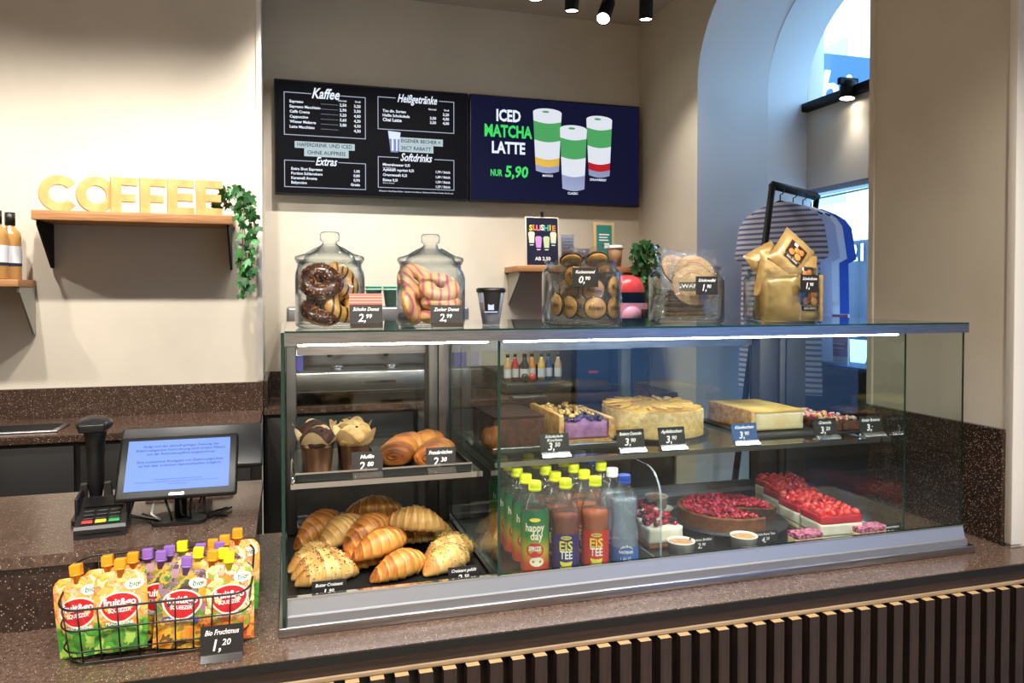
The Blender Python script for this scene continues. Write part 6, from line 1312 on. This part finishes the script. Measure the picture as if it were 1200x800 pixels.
# cards of the jars
def jar_card(label, title, p, s, J, a, R_, z): return price_tag(label, title, p, s, (J[0] + (R_ + 0.0025) * math.sin(a), J[1] - (R_ + 0.0025) * math.cos(a), ZJ + z), a, w=0.062, h=0.046, foot=False, lean=0.0, base=0.0, group='cards on the jars')
jar_card('black card reading 0,90 stuck on the cookie jar', 'Kuchenmund', '0', '90', J3, -0.28, 0.098, 0.092); jar_card('black card reading 1,90 stuck on the waffle jar', 'Schokowaffel', '1', '90', J4, 0.02, 0.098, 0.074); jar_card('black card reading 1,90 stuck on the biscuit bag jar', 'Schokolinsen', '1', '90', J5, 0.12, 0.100, 0.080)
stripes('strip_red', '#e89a88', '#d8503e', 160, 'Z', 0.45, 0.4)
price_tag('price tag reading Schoko Donut 2,99 with red patterned header', 'Schoko Donut', '2', '99', (0.162, 1.640, ZJ), 0.0, w=0.070, h=0.048, strip='strip_red'); price_tag('price tag reading Zucker Donut 2,99 before the pink donuts', 'Zucker Donut', '2', '99', (0.338, 1.640, ZJ), 0.0, w=0.072, h=0.046)
# drink cup between the jars
cu = thing('drink_cup', 'clear cup of brown drink with black lid between the jars', 'cup', (0.478, 1.79, ZJ), -0.25)
mat('granita', '#5a2d1c', 0.4, col2='#84492f', nscale=90); MB().lathe([(0, 0), (0.021, 0), (0.0345, 0.082), (0.0335, 0.082), (0.0205, 0.002)], 30).build('cup', 'cup_clear', cu); MB().lathe([(0, 0.003), (0.0200, 0.003), (0.0290, 0.055), (0, 0.057)], 26).build('drink', 'granita', cu)
MB().lathe([(0.0352, 0.080), (0.0362, 0.082), (0.0362, 0.089), (0.030, 0.091), (0, 0.091)], 30).build('lid', 'black', cu); MB().lathe([(0.0262, 0.028), (0.0350, 0.080)], 12, a0=-PI / 2 - 0.55, a1=-PI / 2 + 0.75).build('paper_label', 'card', cu)
a = MB(); a.box(-0.007, 0.007, -0.0345, -0.0335, 0.034, 0.060, M=RX(-0.1)); a.box(-0.0155, 0.0155, -0.0336, -0.0328, 0.028, 0.0305, M=RX(-0.1)); a.build('label_print', 'screen_glass', cu, kind='stuff')

# ------------------------------------------------------------------ things on the back counter
em = thing('coffee_machine', 'large steel coffee machine on the back counter behind the jars', 'coffee machine', (0.38, 3.72, 1.1005))
for sx in (-0.36, 0.40):
    for sy in (-0.15, 0.15): MB().lathe([(0, 0), (0.02, 0), (0.015, 0.06), (0, 0.06)], 14, M=T(sx, sy, 0)).build('foot', 'black', em)
MB().box(-0.385, 0.46, -0.21, 0.19, 0.0605, 0.15, b=0.006).build('drip_tray_box', 'steel', em); MB().box(-0.36, 0.44, -0.19, 0.0, 0.1505, 0.156).build('cup_grille', 'steel_dark', em)
MB().box(-0.385, 0.46, 0.02, 0.19, 0.1505, 0.42, b=0.006).build('back_panel', 'steel', em); MB().box(-0.385, 0.46, -0.17, 0.19, 0.30, 0.445, b=0.012).build('head', 'steel', em)
for sx in (-0.2, 0.05, 0.28):
    gh = MB().lathe([(0, 0), (0.03, 0), (0.035, 0.03), (0.035, 0.06), (0, 0.06)], 20, M=T(sx, -0.09, 0.24)).build('group_head', 'chrome', em); MB().tube([(sx, -0.09, 0.25), (sx, -0.20, 0.245), (sx, -0.25, 0.235)], [0.009, 0.010, 0.014], 10).build('portafilter_handle', 'black', em)
    MB().lathe([(0, 0), (0.028, 0), (0.030, 0.016), (0, 0.018)], 20, M=T(sx + 0.04, -0.12, 0.1565)).build('drip_cup', 'chrome', em)
MB().box(-0.06, 0.10, -0.2125, -0.2102, 0.095, 0.108).build('badge', 'chrome', em); MB().box(0.12, 0.20, -0.173, -0.1705, 0.35, 0.40).build('control_panel', 'black', em)
mat('carton_blue', '#4a4fb0', 0.4); mat('mint_cup', '#9fd8c0', 0.4)
for lb, x in (('blue milk carton at left end of the coffee machine', 0.035), ('blue milk carton at right end of the coffee machine', 0.795)):
    t = thing('milk_carton', lb, 'carton', (x, 3.575, 1.2575 if x < 0.5 else 1.2575)); MB().box(-0.03, 0.03, -0.03, 0.03, 0, 0.07).build('body', 'carton_blue', t); MB().add([(-0.03, -0.03, 0.07), (0.03, -0.03, 0.07), (0.03, 0.03, 0.07), (-0.03, 0.03, 0.07), (-0.03, 0, 0.095), (0.03, 0, 0.095)], [(0, 1, 5, 4), (2, 3, 4, 5), (0, 4, 3), (1, 2, 5)]).build('gable', 'white_plastic', t)
for k, x in enumerate((0.40, 0.485, 0.57)): cupstack(('left', 'middle', 'right')[k] + ' mint green cup stack on top of the coffee machine', x, 3.70, 2, z0=1.546, r=0.04, h=0.085, m='mint_cup', grp='mint cups')
# syrup station
sy = thing('bottle_tray', 'low black tray box carrying the syrup bottles', 'tray', (1.24, 3.72, 1.1005)); MB().box(-0.19, 0.16, -0.10, 0.10, 0, 0.055, b=0.004).build('box', 'plastic_black', sy)
for n, c in (('syr1', '#c7a06a'), ('syr2', '#b52a2a'), ('syr3', '#141416'), ('syr4', '#d98a4a'), ('syr5', '#e0b84a'), ('syr6', '#27467a'), ('syr7', '#caa98a')): mat(n, c, 0.3, coat=0.3)
for i, (m, lb) in enumerate((('syr1', 'tan'), ('syr2', 'red-labelled'), ('syr3', 'large black'), ('syr4', 'orange'), ('syr5', 'yellow'), ('syr6', 'blue'), ('syr7', 'beige'))):
    b = thing('flavour_bottle', lb + ' flavour bottle on the black tray behind the cakes', 'bottle', (1.085 + i * 0.046, 3.73 + 0.02 * (i % 2), 1.156), group='flavour bottles on the tray'); r = 0.024 if i == 2 else 0.019
    MB().lathe([(0, 0), (r, 0), (r, 0.085), (r * 0.45, 0.110), (r * 0.45, 0.125), (0, 0.125)], 18).build('bottle', m, b); MB().lathe([(0, 0.1255), (r * 0.5, 0.1255), (r * 0.5, 0.142), (0, 0.142)], 14).build('cap', 'black', b); MB().lathe([(r + 0.0006, 0.02), (r + 0.0006, 0.065)], 18).build('paper_label', 'label_white', b)
for i, x in enumerate((1.155, 1.195)): tag(MB().ball((x, 3.655, 1.1795), 0.024, 14, 10, sc=(0.85, 0.85, 1.0)).build('spice_ball', 'syr2' if i else 'choc_side'), ('dark' if i == 0 else 'reddish') + ' round shaker in front of the flavour bottles', 'shaker')
gr = thing('coffee_grinder', 'black coffee grinder with red badge on the back counter', 'grinder', (1.51, 3.72, 1.1005)); MB().box(-0.10, 0.10, -0.12, 0.13, 0, 0.30, b=0.012).build('body', 'plastic_black', gr); mat('badge_red', '#c02a3a', 0.4); MB().box(-0.03, 0.02, -0.122, -0.1202, 0.10, 0.112).build('badge', 'badge_red', gr)
tag(MB().box(1.05, 1.22, 3.50, 3.58, 1.1005, 1.107, b=0.002).build('steel_tray', 'steel'), 'small steel tray on the back counter below the syrups', 'tray')
